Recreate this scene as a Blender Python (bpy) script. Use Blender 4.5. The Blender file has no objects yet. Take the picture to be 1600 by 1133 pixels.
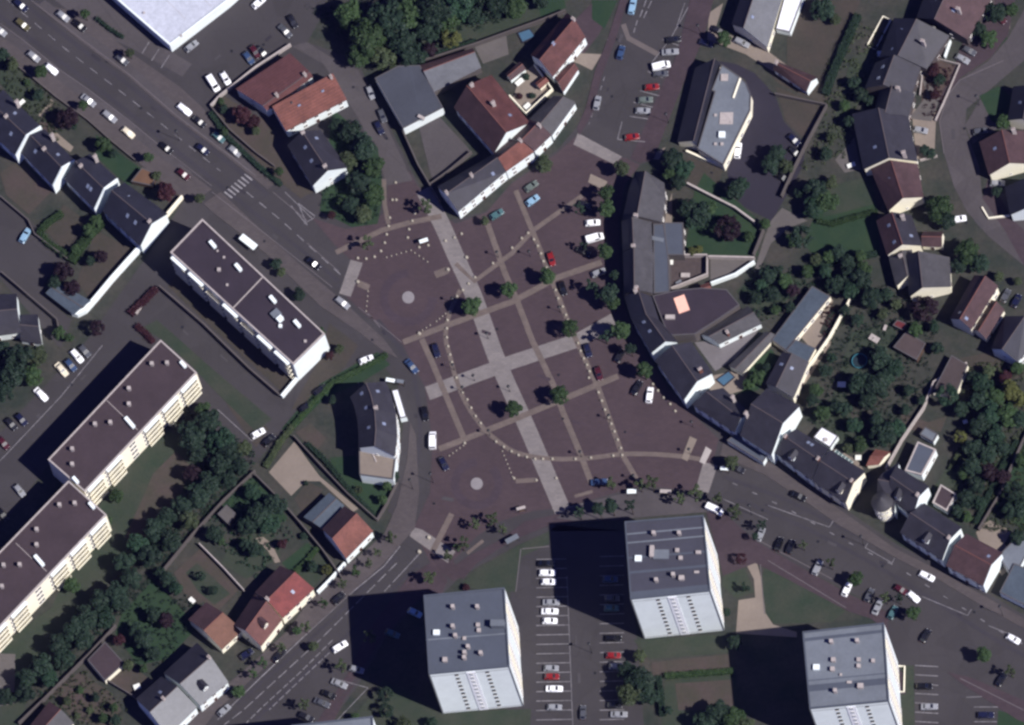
import bpy, math, random
from mathutils import Vector, Matrix
from math import radians, sin, cos, pi, atan2, hypot
sc = bpy.context.scene
# ---------------------------------------------------------------- camera, sky, sun, exposure
S = 0.169                                   # metres per photo pixel
CR = Vector((0.99228, 0.0, -0.124)); CU = Vector((0.0436, 0.9361, 0.349)).normalized()
CR = (CR - CU*CR.dot(CU)).normalized(); CW = CR.cross(CU)
cam = bpy.data.cameras.new('camera'); camo = bpy.data.objects.new('camera', cam); sc.collection.objects.link(camo)
cam.type = 'ORTHO'; cam.ortho_scale = 1600*S; cam.clip_start = 1; cam.clip_end = 1500
M = Matrix((CR, CU, CW)).transposed().to_4x4(); M.translation = CW*420; camo.matrix_world = M
sc.camera = camo
SUN = Vector((24.0, -11.9, 30.0)).normalized()
w = bpy.data.worlds.new('World'); sc.world = w; w.use_nodes = True
nt = w.node_tree; bg = nt.nodes['Background']
sky = nt.nodes.new('ShaderNodeTexSky'); sky.sky_type = 'NISHITA'; sky.sun_disc = False
sky.sun_elevation = math.asin(SUN.z); sky.sun_rotation = atan2(SUN.x, SUN.y)
sky.air_density = 1.0; sky.dust_density = 0.2; sky.ozone_density = 6.0
tint = nt.nodes.new('ShaderNodeMix'); tint.data_type = 'RGBA'; tint.blend_type = 'MULTIPLY'; tint.inputs[0].default_value = 1
tint.inputs[7].default_value = (0.70, 0.56, 1.12, 1)       # a deep, clear blue-violet sky, as the shade in the photograph has
nt.links.new(sky.outputs[0], tint.inputs[6]); nt.links.new(tint.outputs[2], bg.inputs[0]); bg.inputs[1].default_value = 0.05
sl = bpy.data.lights.new('sun', 'SUN'); so = bpy.data.objects.new('sun', sl); sc.collection.objects.link(so)
sl.energy = 4.8; sl.angle = radians(0.5); sl.color = (1.0, 0.96, 0.93)
so.rotation_euler = SUN.to_track_quat('Z', 'Y').to_euler(); so.location = SUN*150
sc.view_settings.view_transform = 'Standard'; sc.view_settings.look = 'None'
sc.view_settings.exposure = 0.56; sc.view_settings.gamma = 1.0
sc.render.engine = 'CYCLES'; sc.cycles.pixel_filter_type = 'BLACKMAN_HARRIS'; sc.cycles.filter_width = 2.7
sc.cycles.max_bounces = 4; sc.cycles.diffuse_bounces = 2; sc.cycles.glossy_bounces = 2
col = sc.collection
random.seed(7)
# ---------------------------------------------------------------- helpers
def W(px, py, z=0.0):                        # a photo pixel seen at height z -> a point of the place
    X = (px-800)*S; Y = (566.5-py)*S
    # solve CR.P = X, CU.P = Y for x, y
    a, b, c, d = CR.x, CR.y, CU.x, CU.y
    X -= CR.z*z; Y -= CU.z*z
    D = a*d-b*c
    return Vector(((X*d-b*Y)/D, (a*Y-c*X)/D, z))
def ZT(ox, oy, *pts): return [(ox+x/3.7775, oy+y/3.7775) for x, y in pts]
def lin(v):
    v /= 255.0
    return v/12.92 if v <= .04045 else ((v+.055)/1.055)**2.4
MATS = {}
def mat(name, rgb, var=0.18, sc1=0.25, sc2=2.5, rough=0.85, metal=0.0, bump=0.0, kind='noise', spec=0.3, coord='pos', rgb2=None, k=1.0):
    if name in MATS: return MATS[name]
    m = bpy.data.materials.new(name); m.use_nodes = True; n = m.node_tree.nodes; l = m.node_tree.links
    p = n['Principled BSDF']; p.inputs['Roughness'].default_value = rough; p.inputs['Metallic'].default_value = metal
    p.inputs['Specular IOR Level'].default_value = spec
    k *= .445 if max(rgb) < 175 else .445+.50*min(1, (max(rgb)-175)/40)
    c = [lin(v)*k for v in rgb]
    c2 = [lin(v)*k for v in rgb2] if rgb2 else None
    if coord == 'pos':
        g = n.new('ShaderNodeNewGeometry').outputs['Position']
    else:
        g = n.new('ShaderNodeTexCoord').outputs['Object']
    def noise(s, det=4, ro=.6):
        t = n.new('ShaderNodeTexNoise'); t.inputs['Scale'].default_value = s; t.inputs['Detail'].default_value = det
        t.inputs['Roughness'].default_value = ro; l.new(g, t.inputs['Vector']); return t.outputs['Fac']
    def mix(f, A, B, mode='MIX'):
        x = n.new('ShaderNodeMix'); x.data_type = 'RGBA'; x.blend_type = mode
        if isinstance(f, float): x.inputs[0].default_value = f
        else: l.new(f, x.inputs[0])
        for i, v in ((6, A), (7, B)):
            if isinstance(v, (list, tuple)): x.inputs[i].default_value = (*v[:3], 1)
            else: l.new(v, x.inputs[i])
        return x.outputs[2]
    def ramp(f, a, b, lo, hi):
        x = n.new('ShaderNodeMapRange'); l.new(f, x.inputs[0])
        for i, v in ((1, a), (2, b), (3, lo), (4, hi)): x.inputs[i].default_value = v
        return x.outputs[0]
    f1 = ramp(noise(sc1), .3, .7, 0, 1)
    base = mix(f1, [v*(1-var) for v in c], [v*(1+var) for v in c]) if not c2 else mix(f1, c, c2)
    f2 = ramp(noise(sc2, 5, .7), .25, .75, 1-var*1.0, 1+var*1.0)
    cm = n.new('ShaderNodeCombineColor'); [l.new(f2, cm.inputs[i]) for i in range(3)]
    base = mix(1.0, base, cm.outputs[0], 'MULTIPLY')
    h = None
    if kind == 'brick':
        b = n.new('ShaderNodeTexBrick'); l.new(g, b.inputs['Vector']); b.inputs['Scale'].default_value = 1.0
        b.inputs['Brick Width'].default_value = 1.2; b.inputs['Row Height'].default_value = .6; b.inputs['Mortar Size'].default_value = .03
        b.inputs['Color1'].default_value = (1.06, 1.06, 1.06, 1); b.inputs['Color2'].default_value = (.9, .9, .92, 1); b.inputs['Mortar'].default_value = (.72, .72, .72, 1)
        base = mix(1.0, base, b.outputs['Color'], 'MULTIPLY')
    if kind in ('tile', 'planks'):
        wv = n.new('ShaderNodeTexWave'); wv.bands_direction = 'Z' if kind == 'tile' else 'X'
        wv.inputs['Scale'].default_value = 1.6 if kind == 'tile' else .6
        wv.inputs['Distortion'].default_value = .8; l.new(g, wv.inputs['Vector']); h = wv.outputs['Fac']
        cc = n.new('ShaderNodeCombineColor'); r = ramp(h, 0, 1, .86, 1.08); [l.new(r, cc.inputs[i]) for i in range(3)]
        base = mix(1.0, base, cc.outputs[0], 'MULTIPLY')
        # weather streaks
        st = ramp(noise(.9, 6, .8), .35, .65, .85, 1.12); cs = n.new('ShaderNodeCombineColor'); [l.new(st, cs.inputs[i]) for i in range(3)]
        base = mix(1.0, base, cs.outputs[0], 'MULTIPLY')
    if kind == 'asphalt':
        vo = n.new('ShaderNodeTexVoronoi'); vo.feature = 'DISTANCE_TO_EDGE'; vo.inputs['Scale'].default_value = .07; l.new(g, vo.inputs['Vector'])
        cr = ramp(vo.outputs['Distance'], 0, .012, .88, 1.0); cc = n.new('ShaderNodeCombineColor'); [l.new(cr, cc.inputs[i]) for i in range(3)]
        base = mix(1.0, base, cc.outputs[0], 'MULTIPLY')
        v2 = n.new('ShaderNodeTexVoronoi'); v2.inputs['Scale'].default_value = .11; l.new(g, v2.inputs['Vector'])
        sp = n.new('ShaderNodeSeparateColor'); l.new(v2.outputs['Color'], sp.inputs[0])
        pr = ramp(sp.outputs[0], 0, 1, .93, 1.07); c3 = n.new('ShaderNodeCombineColor'); [l.new(pr, c3.inputs[i]) for i in range(3)]
        base = mix(1.0, base, c3.outputs[0], 'MULTIPLY')
    l.new(base, p.inputs['Base Color'])
    if bump:
        bn = n.new('ShaderNodeBump'); bn.inputs['Strength'].default_value = bump; bn.inputs['Distance'].default_value = .05
        l.new(h if h else noise(6), bn.inputs['Height']); l.new(bn.outputs[0], p.inputs['Normal'])
    MATS[name] = m; return m
def leafmat(name, rgb, rgb2):
    m = mat(name, [v*f for v, f in zip(rgb, (.90, .95, .90))], .25, .9, 3.0, .6, rgb2=[v*f for v, f in zip(rgb2, (.90, .95, .90))], spec=.15, k=.85)
    n = m.node_tree.nodes; l = m.node_tree.links; p = n['Principled BSDF']
    oi = n.new('ShaderNodeObjectInfo'); mr = n.new('ShaderNodeMapRange'); l.new(oi.outputs['Random'], mr.inputs[0])
    mr.inputs[3].default_value = .75; mr.inputs[4].default_value = 1.25
    cc = n.new('ShaderNodeCombineColor'); [l.new(mr.outputs[0], cc.inputs[i]) for i in range(3)]
    x = n.new('ShaderNodeMix'); x.data_type = 'RGBA'; x.blend_type = 'MULTIPLY'; x.inputs[0].default_value = 1
    l.new(p.inputs['Base Color'].links[0].from_socket, x.inputs[6]); l.new(cc.outputs[0], x.inputs[7])
    l.new(x.outputs[2], p.inputs['Base Color'])
    return m
class MB:
    def __init__(s): s.v = []; s.f = []; s.m = []
    def add(s, vs, fs, mi=0):
        o = len(s.v); s.v += [tuple(v) for v in vs]; s.f += [tuple(i+o for i in f) for f in fs]; s.m += [mi]*len(fs)
    def box(s, c, d, rz=0, mi=0):
        x, y, z = d[0]/2, d[1]/2, d[2]/2; ca, sa = cos(rz), sin(rz); vs = []
        for sx, sy, sz in ((-1,-1,-1),(1,-1,-1),(1,1,-1),(-1,1,-1),(-1,-1,1),(1,-1,1),(1,1,1),(-1,1,1)):
            a, b = sx*x, sy*y; vs.append((c[0]+a*ca-b*sa, c[1]+a*sa+b*ca, c[2]+sz*z))
        s.add(vs, [(3,2,1,0),(4,5,6,7),(0,1,5,4),(1,2,6,5),(2,3,7,6),(3,0,4,7)], mi)
    def prism(s, pts, z0, z1, mi=0, top=True, bottom=True):
        n = len(pts); a = sum(pts[i][0]*pts[(i+1) % n][1]-pts[(i+1) % n][0]*pts[i][1] for i in range(n))
        if a < 0: pts = pts[::-1]
        vs = [(p[0], p[1], z0) for p in pts]+[(p[0], p[1], z1) for p in pts]
        fs = [(i, (i+1) % n, n+(i+1) % n, n+i) for i in range(n)]
        if top: fs.append(tuple(range(n, 2*n)))
        if bottom: fs.append(tuple(range(n-1, -1, -1)))
        s.add(vs, fs, mi)
    def cyl(s, a, b, r0, r1, n=8, mi=0):
        a, b = Vector(a), Vector(b); d = (b-a).normalized(); u = d.orthogonal().normalized(); v = d.cross(u); vs = []
        for p, r in ((a, r0), (b, r1)):
            for i in range(n):
                t = 2*pi*i/n; vs.append(p+(u*cos(t)+v*sin(t))*r)
        s.add(vs, [(i, (i+1) % n, n+(i+1) % n, n+i) for i in range(n)]+[tuple(range(n-1, -1, -1)), tuple(range(n, 2*n))], mi)
    def ball(s, c, r, n=10, m=6, mi=0, sq=1.0):
        vs = [(c[0], c[1], c[2]+r*sq)]
        for j in range(1, m):
            t = pi*j/m
            for i in range(n): vs.append((c[0]+r*sin(t)*cos(2*pi*i/n), c[1]+r*sin(t)*sin(2*pi*i/n), c[2]+r*sq*cos(t)))
        vs.append((c[0], c[1], c[2]-r*sq)); fs = [(0, 1+i, 1+(i+1) % n) for i in range(n)]
        for j in range(m-2):
            for i in range(n):
                a = 1+j*n+i; b = 1+j*n+(i+1) % n; fs.append((a, a+n, b+n, b))
        e = len(vs)-1; o = 1+(m-2)*n; fs += [(o+i, e, o+(i+1) % n) for i in range(n)]
        s.add(vs, fs, mi)
    def mesh(s, name, mats, smooth=False):
        me = bpy.data.meshes.new(name); me.from_pydata(s.v, [], s.f)
        for m in (mats if isinstance(mats, (list, tuple)) else [mats]): me.materials.append(m)
        me.polygons.foreach_set('material_index', s.m)
        if smooth: me.polygons.foreach_set('use_smooth', [True]*len(s.f))
        me.update(); return me
    def obj(s, name, mats, parent=None, off=None, smooth=False):
        if off is not None: s.v = [(v[0]-off[0], v[1]-off[1], v[2]-off[2]) for v in s.v]
        return ob(name, s.mesh(name, mats, smooth), parent)
def ob(name, data, parent=None, loc=(0,0,0), rz=0, scale=None):
    o = bpy.data.objects.new(name, data); col.objects.link(o); o.parent = parent; o.location = loc; o.rotation_euler = (0, 0, rz)
    if scale: o.scale = scale
    return o
def thing(name, label, cat, loc=(0,0,0), rz=0, group=None, data=None):
    o = ob(name, data, None, loc, rz); o['label'] = label; o['category'] = cat
    if group: o['group'] = group
    return o
ORD = 'first second third fourth fifth sixth seventh eighth ninth tenth eleventh twelfth thirteenth fourteenth fifteenth sixteenth'.split()
def inpoly(x, y, P):
    r = False; n = len(P); j = n-1
    for i in range(n):
        if (P[i][1] > y) != (P[j][1] > y) and x < (P[j][0]-P[i][0])*(y-P[i][1])/(P[j][1]-P[i][1])+P[i][0]: r = not r
        j = i
    return r
def area(P): return sum(P[i][0]*P[(i+1) % len(P)][1]-P[(i+1) % len(P)][0]*P[i][1] for i in range(len(P)))/2
def inset(P, d):                             # shrink (d>0) a polygon
    n = len(P); s = 1 if area(P) > 0 else -1; out = []
    for i in range(n):
        a, b, c = Vector(P[i-1][:2]), Vector(P[i][:2]), Vector(P[(i+1) % n][:2])
        e1 = (b-a).normalized(); e2 = (c-b).normalized(); n1 = Vector((-e1.y, e1.x))*s; n2 = Vector((-e2.y, e2.x))*s
        m = n1+n2; m = m/max(m.length_squared, .3)*2*1.0
        out.append(tuple(b+m*d))
    return out
# ---------------------------------------------------------------- flat ground sheets
GROUND = []                                  # (polygon, top z)
cnt = [0]
def sheet(name, px, m, z=None, layer=1, raised=0.0, kind='structure'):
    cnt[0] += 1
    P = [tuple(W(*p)[:2]) for p in px]; zz = layer*.012+(cnt[0] % 24)*.0005+raised
    b = MB(); b.prism(P, 0.0 if raised else zz-.002, zz, bottom=False)
    o = b.obj(name, m); o['kind'] = kind; GROUND.append((P, zz)); return o
def gz(x, y):
    z = 0
    for P, h in GROUND:
        if h > z and inpoly(x, y, P): z = h
    return z
def ribbon(px, width, closed=False):         # polyline (photo px) -> polygon (photo px)
    L, R = [], []; n = len(px)
    for i in range(n):
        a = px[max(i-1, 0)]; b = px[min(i+1, n-1)]
        dx, dy = b[0]-a[0], b[1]-a[1]; q = hypot(dx, dy) or 1; nx, ny = -dy/q*width/2, dx/q*width/2
        L.append((px[i][0]+nx, px[i][1]+ny)); R.append((px[i][0]-nx, px[i][1]-ny))
    return L+R[::-1]
def smooth(px, n=3):                         # Catmull-Rom through the points
    out = []
    for i in range(len(px)-1):
        p0, p1, p2, p3 = px[max(i-1, 0)], px[i], px[i+1], px[min(i+2, len(px)-1)]
        for k in range(n):
            t = k/n; out.append(tuple(.5*((2*p1[j])+(-p0[j]+p2[j])*t+(2*p0[j]-5*p1[j]+4*p2[j]-p3[j])*t*t+(-p0[j]+3*p1[j]-3*p2[j]+p3[j])*t**3) for j in (0, 1)))
    return out+[px[-1]]
def along(px, step, start=0):
    out = []; d = start
    for i in range(len(px)-1):
        a, b = px[i], px[i+1]; q = hypot(b[0]-a[0], b[1]-a[1])
        while d <= q:
            out.append((a[0]+(b[0]-a[0])*d/q, a[1]+(b[1]-a[1])*d/q, atan2(b[1]-a[1], b[0]-a[0]))); d += step
        d -= q
    return out
def marks(name, segs, m, layer=5):           # painted marks, one sheet per marking: segs = [(x0,y0,x1,y1,width)]
    b = MB(); cnt[0] += 1; z = layer*.012+(cnt[0] % 20)*.0005
    for i, (x0, y0, x1, y1, wd) in enumerate(segs):
        P = [tuple(W(*p)[:2]) for p in ribbon([(x0, y0), (x1, y1)], wd)]; zz = z+(i % 3)*.0008; b.prism(P, zz-.002, zz, bottom=False)
    o = b.obj(name, m); o['kind'] = 'structure'; return o
def dashes(name, line, dash, gap, wd, m, layer=5):
    L = 0; segs = []
    pts = along(line, 1.0)
    n = len(pts); i = 0
    while i < n-1:
        j = min(i+int(dash), n-1); segs.append((pts[i][0], pts[i][1], pts[j][0], pts[j][1], wd)); i = j+int(gap)
    return marks(name, segs, m, layer)
# ---------------------------------------------------------------- materials
ASPH = mat('asphalt', (79,75,78), .10, .05, 1.2, .9, kind='asphalt', bump=.2)
ASPH2 = mat('worn_asphalt', (98,92,95), .12, .08, 1.2, .9, kind='asphalt', bump=.2)
DASPH = mat('dark_asphalt', (58,54,68), .08, .06, 1.5, .9, kind='asphalt')
PAVE = mat('pavement_slabs', (103,95,96), .10, .12, 2.0, .9, kind='brick')
BRICK = mat('brick_paving', (92,76,81), .11, .09, 2.5, .85, kind='brick')
BRICK2 = mat('red_brown_paving', (86,71,78), .12, .2, 2.5, .85, kind='brick')
BAND = mat('pale_stone_band', (160,152,150), .10, .3, 2.0, .8, kind='brick')
BAND2 = mat('brown_stone_band', (136,122,115), .12, .3, 2.0, .8, kind='brick')
KERB = mat('kerb_stone', (132,124,128), .1)
ZEB = mat('zebra_paint', (176,172,176), .35, .6, 3.0, .7)
TRACK = mat('tyre_worn_asphalt', (74,70,77), .12, .1, 1.5, .85)
TRACK2 = mat('tyre_darkened_paving', (87,73,82), .12, .1, 1.5, .85, kind='brick')
PATCHD = mat('dark_repair_patch', (66,62,70), .1, .2, 2, .9)
PATCHL = mat('pale_repair_patch', (92,88,92), .1, .2, 2, .9)
PAINT = mat('road_paint', (166,162,168), .40, .6, 3.0, .7)
STONE = mat('pale_stone', (186,178,162), .1, .5, 3, .7)
GRASSD = mat('garden_soil_and_grass', (56,66,58), .30, .12, .9, .95, bump=.4, rgb2=(86,82,76))
LAWN = mat('lawn', (58,74,58), .22, .15, 1.6, .95, bump=.4, rgb2=(78,82,70))
LAWNG = mat('green_lawn', (44,72,50), .2, .15, 1.6, .95, bump=.4, rgb2=(58,80,54))
DRY = mat('dry_grass', (76,74,66), .2, .12, 1.2, .95, bump=.4, rgb2=(90,80,74))
DRAB = mat('drab_house_brick', (104,94,94), .15)  # one even dull colour for the linked house walls
DIRT = mat('bare_earth', (98,84,82), .2, .15, 1.2, .95, bump=.3, rgb2=(82,80,68))
CONC = mat('pale_concrete', (166,152,140), .1, .15, 1.5, .85)
CONCG = mat('grey_concrete', (120,114,112), .12, .15, 1.5, .85)
WHITE = mat('white_render', (222,230,229), .05, .3, 1.0, .8)
CREAM = mat('cream_render', (234,228,206), .05, .3, 1.0, .8)
GREYW = mat('grey_render', (116,108,107), .1, .3, 1.0, .85)
SLATE = mat('slate_roof', (64,62,73), .2, .3, 2.5, .6, kind='tile', bump=.4, spec=.35)
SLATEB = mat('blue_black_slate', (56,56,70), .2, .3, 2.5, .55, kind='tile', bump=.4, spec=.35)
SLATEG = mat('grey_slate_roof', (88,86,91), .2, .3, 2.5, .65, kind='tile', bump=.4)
BROWNR = mat('brown_tile_roof', (96,72,76), .22, .3, 2.5, .75, kind='tile', bump=.4)
REDR = mat('red_tile_roof', (114,72,70), .25, .3, 2.5, .75, kind='tile', bump=.4)
ORNGR = mat('orange_tile_roof', (144,90,80), .25, .3, 2.5, .75, kind='tile', bump=.4)
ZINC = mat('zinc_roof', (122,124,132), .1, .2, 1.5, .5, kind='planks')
ZINCB = mat('blue_grey_sheet_roof', (98,110,124), .1, .2, 1.5, .5, kind='planks')
ROOFW = mat('white_sheet_roof', (222,224,230), .05, .1, 1.0, .6, kind='planks')
BITU = mat('dark_bitumen_roof', (68,58,70), .15, .15, 1.5, .9)
BITU2 = mat('brown_bitumen_roof', (84,70,76), .15, .15, 1.5, .9)
GREYR = mat('grey_felt_roof', (99,106,121), .08, .12, 1.2, .8)
PALER = mat('pale_felt_roof', (138,145,156), .12, .12, 1.2, .8)
COPE = mat('grey_coping', (112,108,112), .1)
CHIM = mat('chimney_render', (190,180,176), .15, 1, 4, .9)
CHIMB = mat('chimney_brick', (150,98,84), .15, 1, 4, .9)
SKYL = mat('roof_window_glass', (150,160,185), .05, 1, 4, .2, spec=.6)
GLASS = mat('window_glass', (40,44,54), .1, .5, 2, .15, spec=.6)
FRAME = mat('window_frame', (215,212,208), .05)
DOORM = mat('door_paint', (96,60,48), .15)
METAL = mat('dark_metal', (52,54,60), .1, 1, 4, .5, metal=.3)
METALL = mat('light_metal', (170,174,180), .1, 1, 4, .4, metal=.3)
BARK = mat('bark', (88,76,68), .25, 2, 8, .95)
POOL = mat('blue_pool_cover', (92,130,160), .08, 1, 4, .4)
WOOD = mat('shed_wood', (110,86,70), .2, 1, 4, .9)
LF = {'green': leafmat('green_leaves', (70,94,64), (92,112,74)),
      'dark': leafmat('dark_green_leaves', (50,68,60), (68,88,72)),
      'purple': leafmat('copper_leaves', (54,36,52), (70,44,58)),
      'yellow': leafmat('yellow_green_leaves', (112,114,66), (132,128,78)),
      'olive': leafmat('olive_leaves', (82,94,70), (108,114,86)),
      'maroon': leafmat('maroon_hedge_leaves', (76,40,52), (92,50,60)),
      'teal': leafmat('blue_green_leaves', (54,78,66), (70,98,76))}
# ---------------------------------------------------------------- builders: houses
WIN = None
def window_mesh(wd=1.1, ht=1.3):
    b = MB(); b.box((0,0,0), (wd, .12, ht), mi=0)
    for sx in (-1, 1): b.box((sx*wd/4, -.035, 0), (wd/2-.12, .08, ht-.16), mi=1)
    b.box((0, -.06, -ht/2-.05), (wd+.2, .22, .08), mi=0)
    return b.mesh('window', [FRAME, GLASS])
def door_mesh():
    b = MB(); b.box((0,0,0), (1.1, .14, 2.1), mi=0); b.box((0,-.03,0), (.9, .12, 1.95), mi=1); b.box((.32,-.1,0), (.06,.08,.12), mi=0)
    return b.mesh('door', [FRAME, DOORM])
WIN = window_mesh(); WINW = window_mesh(2.2, 1.3); WINS = window_mesh(.7, .8); DOOR = door_mesh()
def put_windows(root, a, b, outn, z0, z1, data=None, step=3.0, base=None, door=False, name='window', fl=2.8, maxn=40):
    # a, b world xy of the wall line, outn outward normal
    data = data or WIN; L = (b-a).length; n = int(L/step); f = max(1, int((z1-z0)/fl))
    if n < 1 or z1-z0 < 2.2: return
    rz = atan2(outn.y, outn.x)+pi/2; k = 0
    for j in range(f):
        for i in range(n):
            if k >= maxn: return
            p = a+(b-a)*((i+.5)/n)+outn*.03; isd = door and j == 0 and i == n//2
            z = z0+j*fl+(1.06 if isd else 1.6)
            ob('door' if isd else name, DOOR if isd else data, root, (p.x-root.location.x, p.y-root.location.y, z-root.location.z), rz); k += 1
def box_part(name, root, c, d, rz, m, cap=None):
    b = MB(); b.box((0,0,0), d, mi=0)
    if cap: b.box((0,0,d[2]/2+.06), (d[0]+.16, d[1]+.16, .12), mi=1)
    return ob(name, b.mesh(name, [m, cap] if cap else m), root, c, rz)
def house(name, label, cat, st, he, rise, rm, wm, chim=(), sky=(), dorm=(), f=.5, party=(), win=3.2, door='R', group=None, gable=True, over=.35, rm_lit=None, cm=None, skm=None):
    if win != 0 and rm is not ZINCB: rise *= 1.35
    Ls = [W(s[0], s[1], he) for s in st]; Rs = [W(s[2], s[3], he) for s in st]; n = len(st)
    c = sum((a+b for a, b in zip(Ls, Rs)), Vector())/(2*n); g = 0
    root = thing(name, label, cat, (c.x, c.y, g), 0, group); off = Vector((c.x, c.y, g))
    Ls = [p-off for p in Ls]; Rs = [p-off for p in Rs]
    Ms = [a+(b-a)*f+Vector((0,0,rise)) for a, b in zip(Ls, Rs)]
    side = 1 if (Ls[-1]-Ls[0]).cross(Rs[0]-Ls[0]).z > 0 else -1   # R on the left-hand side of the walk
    # roof
    rb = MB(); th = Vector((0,0,.2)); ring = 6
    for a, m_, b in zip(Ls, Ms, Rs): rb.v += [tuple(p) for p in (a, m_, b, b-th, m_-th, a-th)]
    fs = []
    for i in range(n-1):
        for k in range(6):
            q = (i*6+k, i*6+(k+1) % 6, (i+1)*6+(k+1) % 6, (i+1)*6+k)
            mi = 1 if (rm_lit and k == 1) else 0      # the same diagonal above and below, so a twisted slope stays closed
            if k in (0, 1): fs += [((q[0], q[1], q[2]), mi), ((q[0], q[2], q[3]), mi)]
            elif k in (3, 4): fs += [((q[0], q[1], q[3]), mi), ((q[1], q[2], q[3]), mi)]
            else: fs.append((q, mi))
    caps = [tuple(range(5, -1, -1)), tuple(range((n-1)*6, n*6))]
    for q, mi in fs+[(c_, 0) for c_ in caps]:
        rb.f.append(q if side < 0 else q[::-1]); rb.m.append(mi)
    roof = rb.obj('roof', [rm, rm_lit] if rm_lit else rm, root)  # where the two slope colours differ, sun and shade are painted into the roof
    # ridge cap
    kb = MB()
    for i in range(n-1): kb.cyl(Ms[i]+Vector((0,0,.03)), Ms[i+1]+Vector((0,0,.03)), .13, .13, 6)
    kb.obj('ridge_cap', mat('ridge_mortar', (120,108,108), .1) if rm not in (REDR, ORNGR, BROWNR) else mat('ridge_tile', (150,100,92), .1), roof)
    # walls
    wb = MB(); WL, WR, WMs = [], [], []
    for i in range(n):
        a, b, m_ = Ls[i].copy(), Rs[i].copy(), Ms[i].copy(); wd = (b-a).length; u = (b-a)/wd
        e = Vector((0,0,0))
        if i == 0: e = ((Ls[1]+Rs[1])-(Ls[0]+Rs[0])).normalized()*.12
        if i == n-1: e = ((Ls[-2]+Rs[-2])-(Ls[-1]+Rs[-1])).normalized()*.12
        o2 = min(over, wd*.1); dzL = rise*o2/(wd*f)-.22; dzR = rise*o2/(wd*max(1-f, .05))-.22
        if f > .9: dzR = -.22
        WL.append(a+u*o2+e+Vector((0,0,dzL))); WR.append(b-u*o2+e+Vector((0,0,min(dzR, rise-.25)))); WMs.append(m_+e-Vector((0,0,.22)))
    for i in range(n):
        l0 = WL[i].copy(); l0.z = 0; r0 = WR[i].copy(); r0.z = 0; wb.v += [tuple(p) for p in (l0, WL[i], WMs[i], WR[i], r0)]
    for i in range(n-1):
        for k in range(5):
            q = (i*5+k, i*5+(k+1) % 5, (i+1)*5+(k+1) % 5, (i+1)*5+k)
            for q_ in (((q[0], q[1], q[2]), (q[0], q[2], q[3])) if k in (1, 2) else (q,)): wb.f.append(q_ if side < 0 else q_[::-1]); wb.m.append(0)
    for q in (tuple(range(4, -1, -1)), tuple(range((n-1)*5, n*5))): wb.f.append(q if side < 0 else q[::-1]); wb.m.append(0)
    wb.obj('wall', wm, root)
    # windows along the eaves
    for A, sgn, nm in ((WL, -1, 'L'), (WR, 1, 'R')):
        for i in range(n-1):
            a, b = A[i].xy+off.xy, A[i+1].xy+off.xy; o_ = (Rs[i]-Ls[i]).xy.normalized()*sgn
            d = (b-a).normalized(); nn = Vector((-d.y, d.x)); nn = nn if nn.dot(o_) > 0 else -nn
            if win: put_windows(root, a, b, nn, 0, he, step=win, door=(door == nm and i == (n-1)//2), fl=2.7, maxn=14)
    if gable and win:
        for i, s in ((0, -1), (n-1, 1)):
            if i in party: continue
            a, b = WL[i].xy+off.xy, WR[i].xy+off.xy; d = (b-a).normalized(); nn = Vector((-d.y, d.x))
            ax = ((Ls[-1]+Rs[-1])-(Ls[0]+Rs[0])).xy*s; nn = nn if nn.dot(ax) > 0 else -nn
            put_windows(root, a+(b-a)*.15, b-(b-a)*.15, nn, 0, he, step=4.5, fl=2.7, data=WINS, maxn=4)
    def at(t, ff):
        i = min(int(t), n-2); k = t-i; a = Ls[i].lerp(Ls[i+1], k); b = Rs[i].lerp(Rs[i+1], k); p = a.lerp(b, ff)
        p.z = he+rise*(ff/f if ff < f else (1-ff)/max(1-f, .001)); u = (Ls[i+1]-Ls[i]).normalized(); v = (b-a).normalized(); return p, u, v, (b-a).length
    for t, ff in chim:
        p, u, v, wd = at(t, ff); top = he+rise+.9; bot = p.z-.5
        c_ = box_part('chimney', roof, (p.x, p.y, (top+bot)/2), (.6, 1.0, top-bot), atan2(u.y, u.x), cm or CHIM, CHIM)
        for s_ in (-.25, .25):
            pb = MB(); pb.cyl((0, s_, (top-bot)/2+.1), (0, s_, (top-bot)/2+.45), .11, .09, 7); pb.obj('chimney_pot', CHIMB, c_)
            col_ = c_.children
    for t, ff in sky:
        p, u, v, wd = at(t, ff); sl_ = rise/(wd*f)*(1 if ff < f else -1); vv = Vector((v.x, v.y, sl_)).normalized(); nn = u.cross(vv); nn = nn if nn.z > 0 else -nn
        b = MB(); vs = []
        for sz in (-.05, .09):
            for su, sv in ((-1,-1),(1,-1),(1,1),(-1,1)): vs.append(p+u*su*.4+vv*sv*.55+nn*sz)
        b.add(vs, [(0,3,2,1),(4,5,6,7),(0,1,5,4),(1,2,6,5),(2,3,7,6),(3,0,4,7)]); b.obj('roof_window', SKYL, roof)
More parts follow.
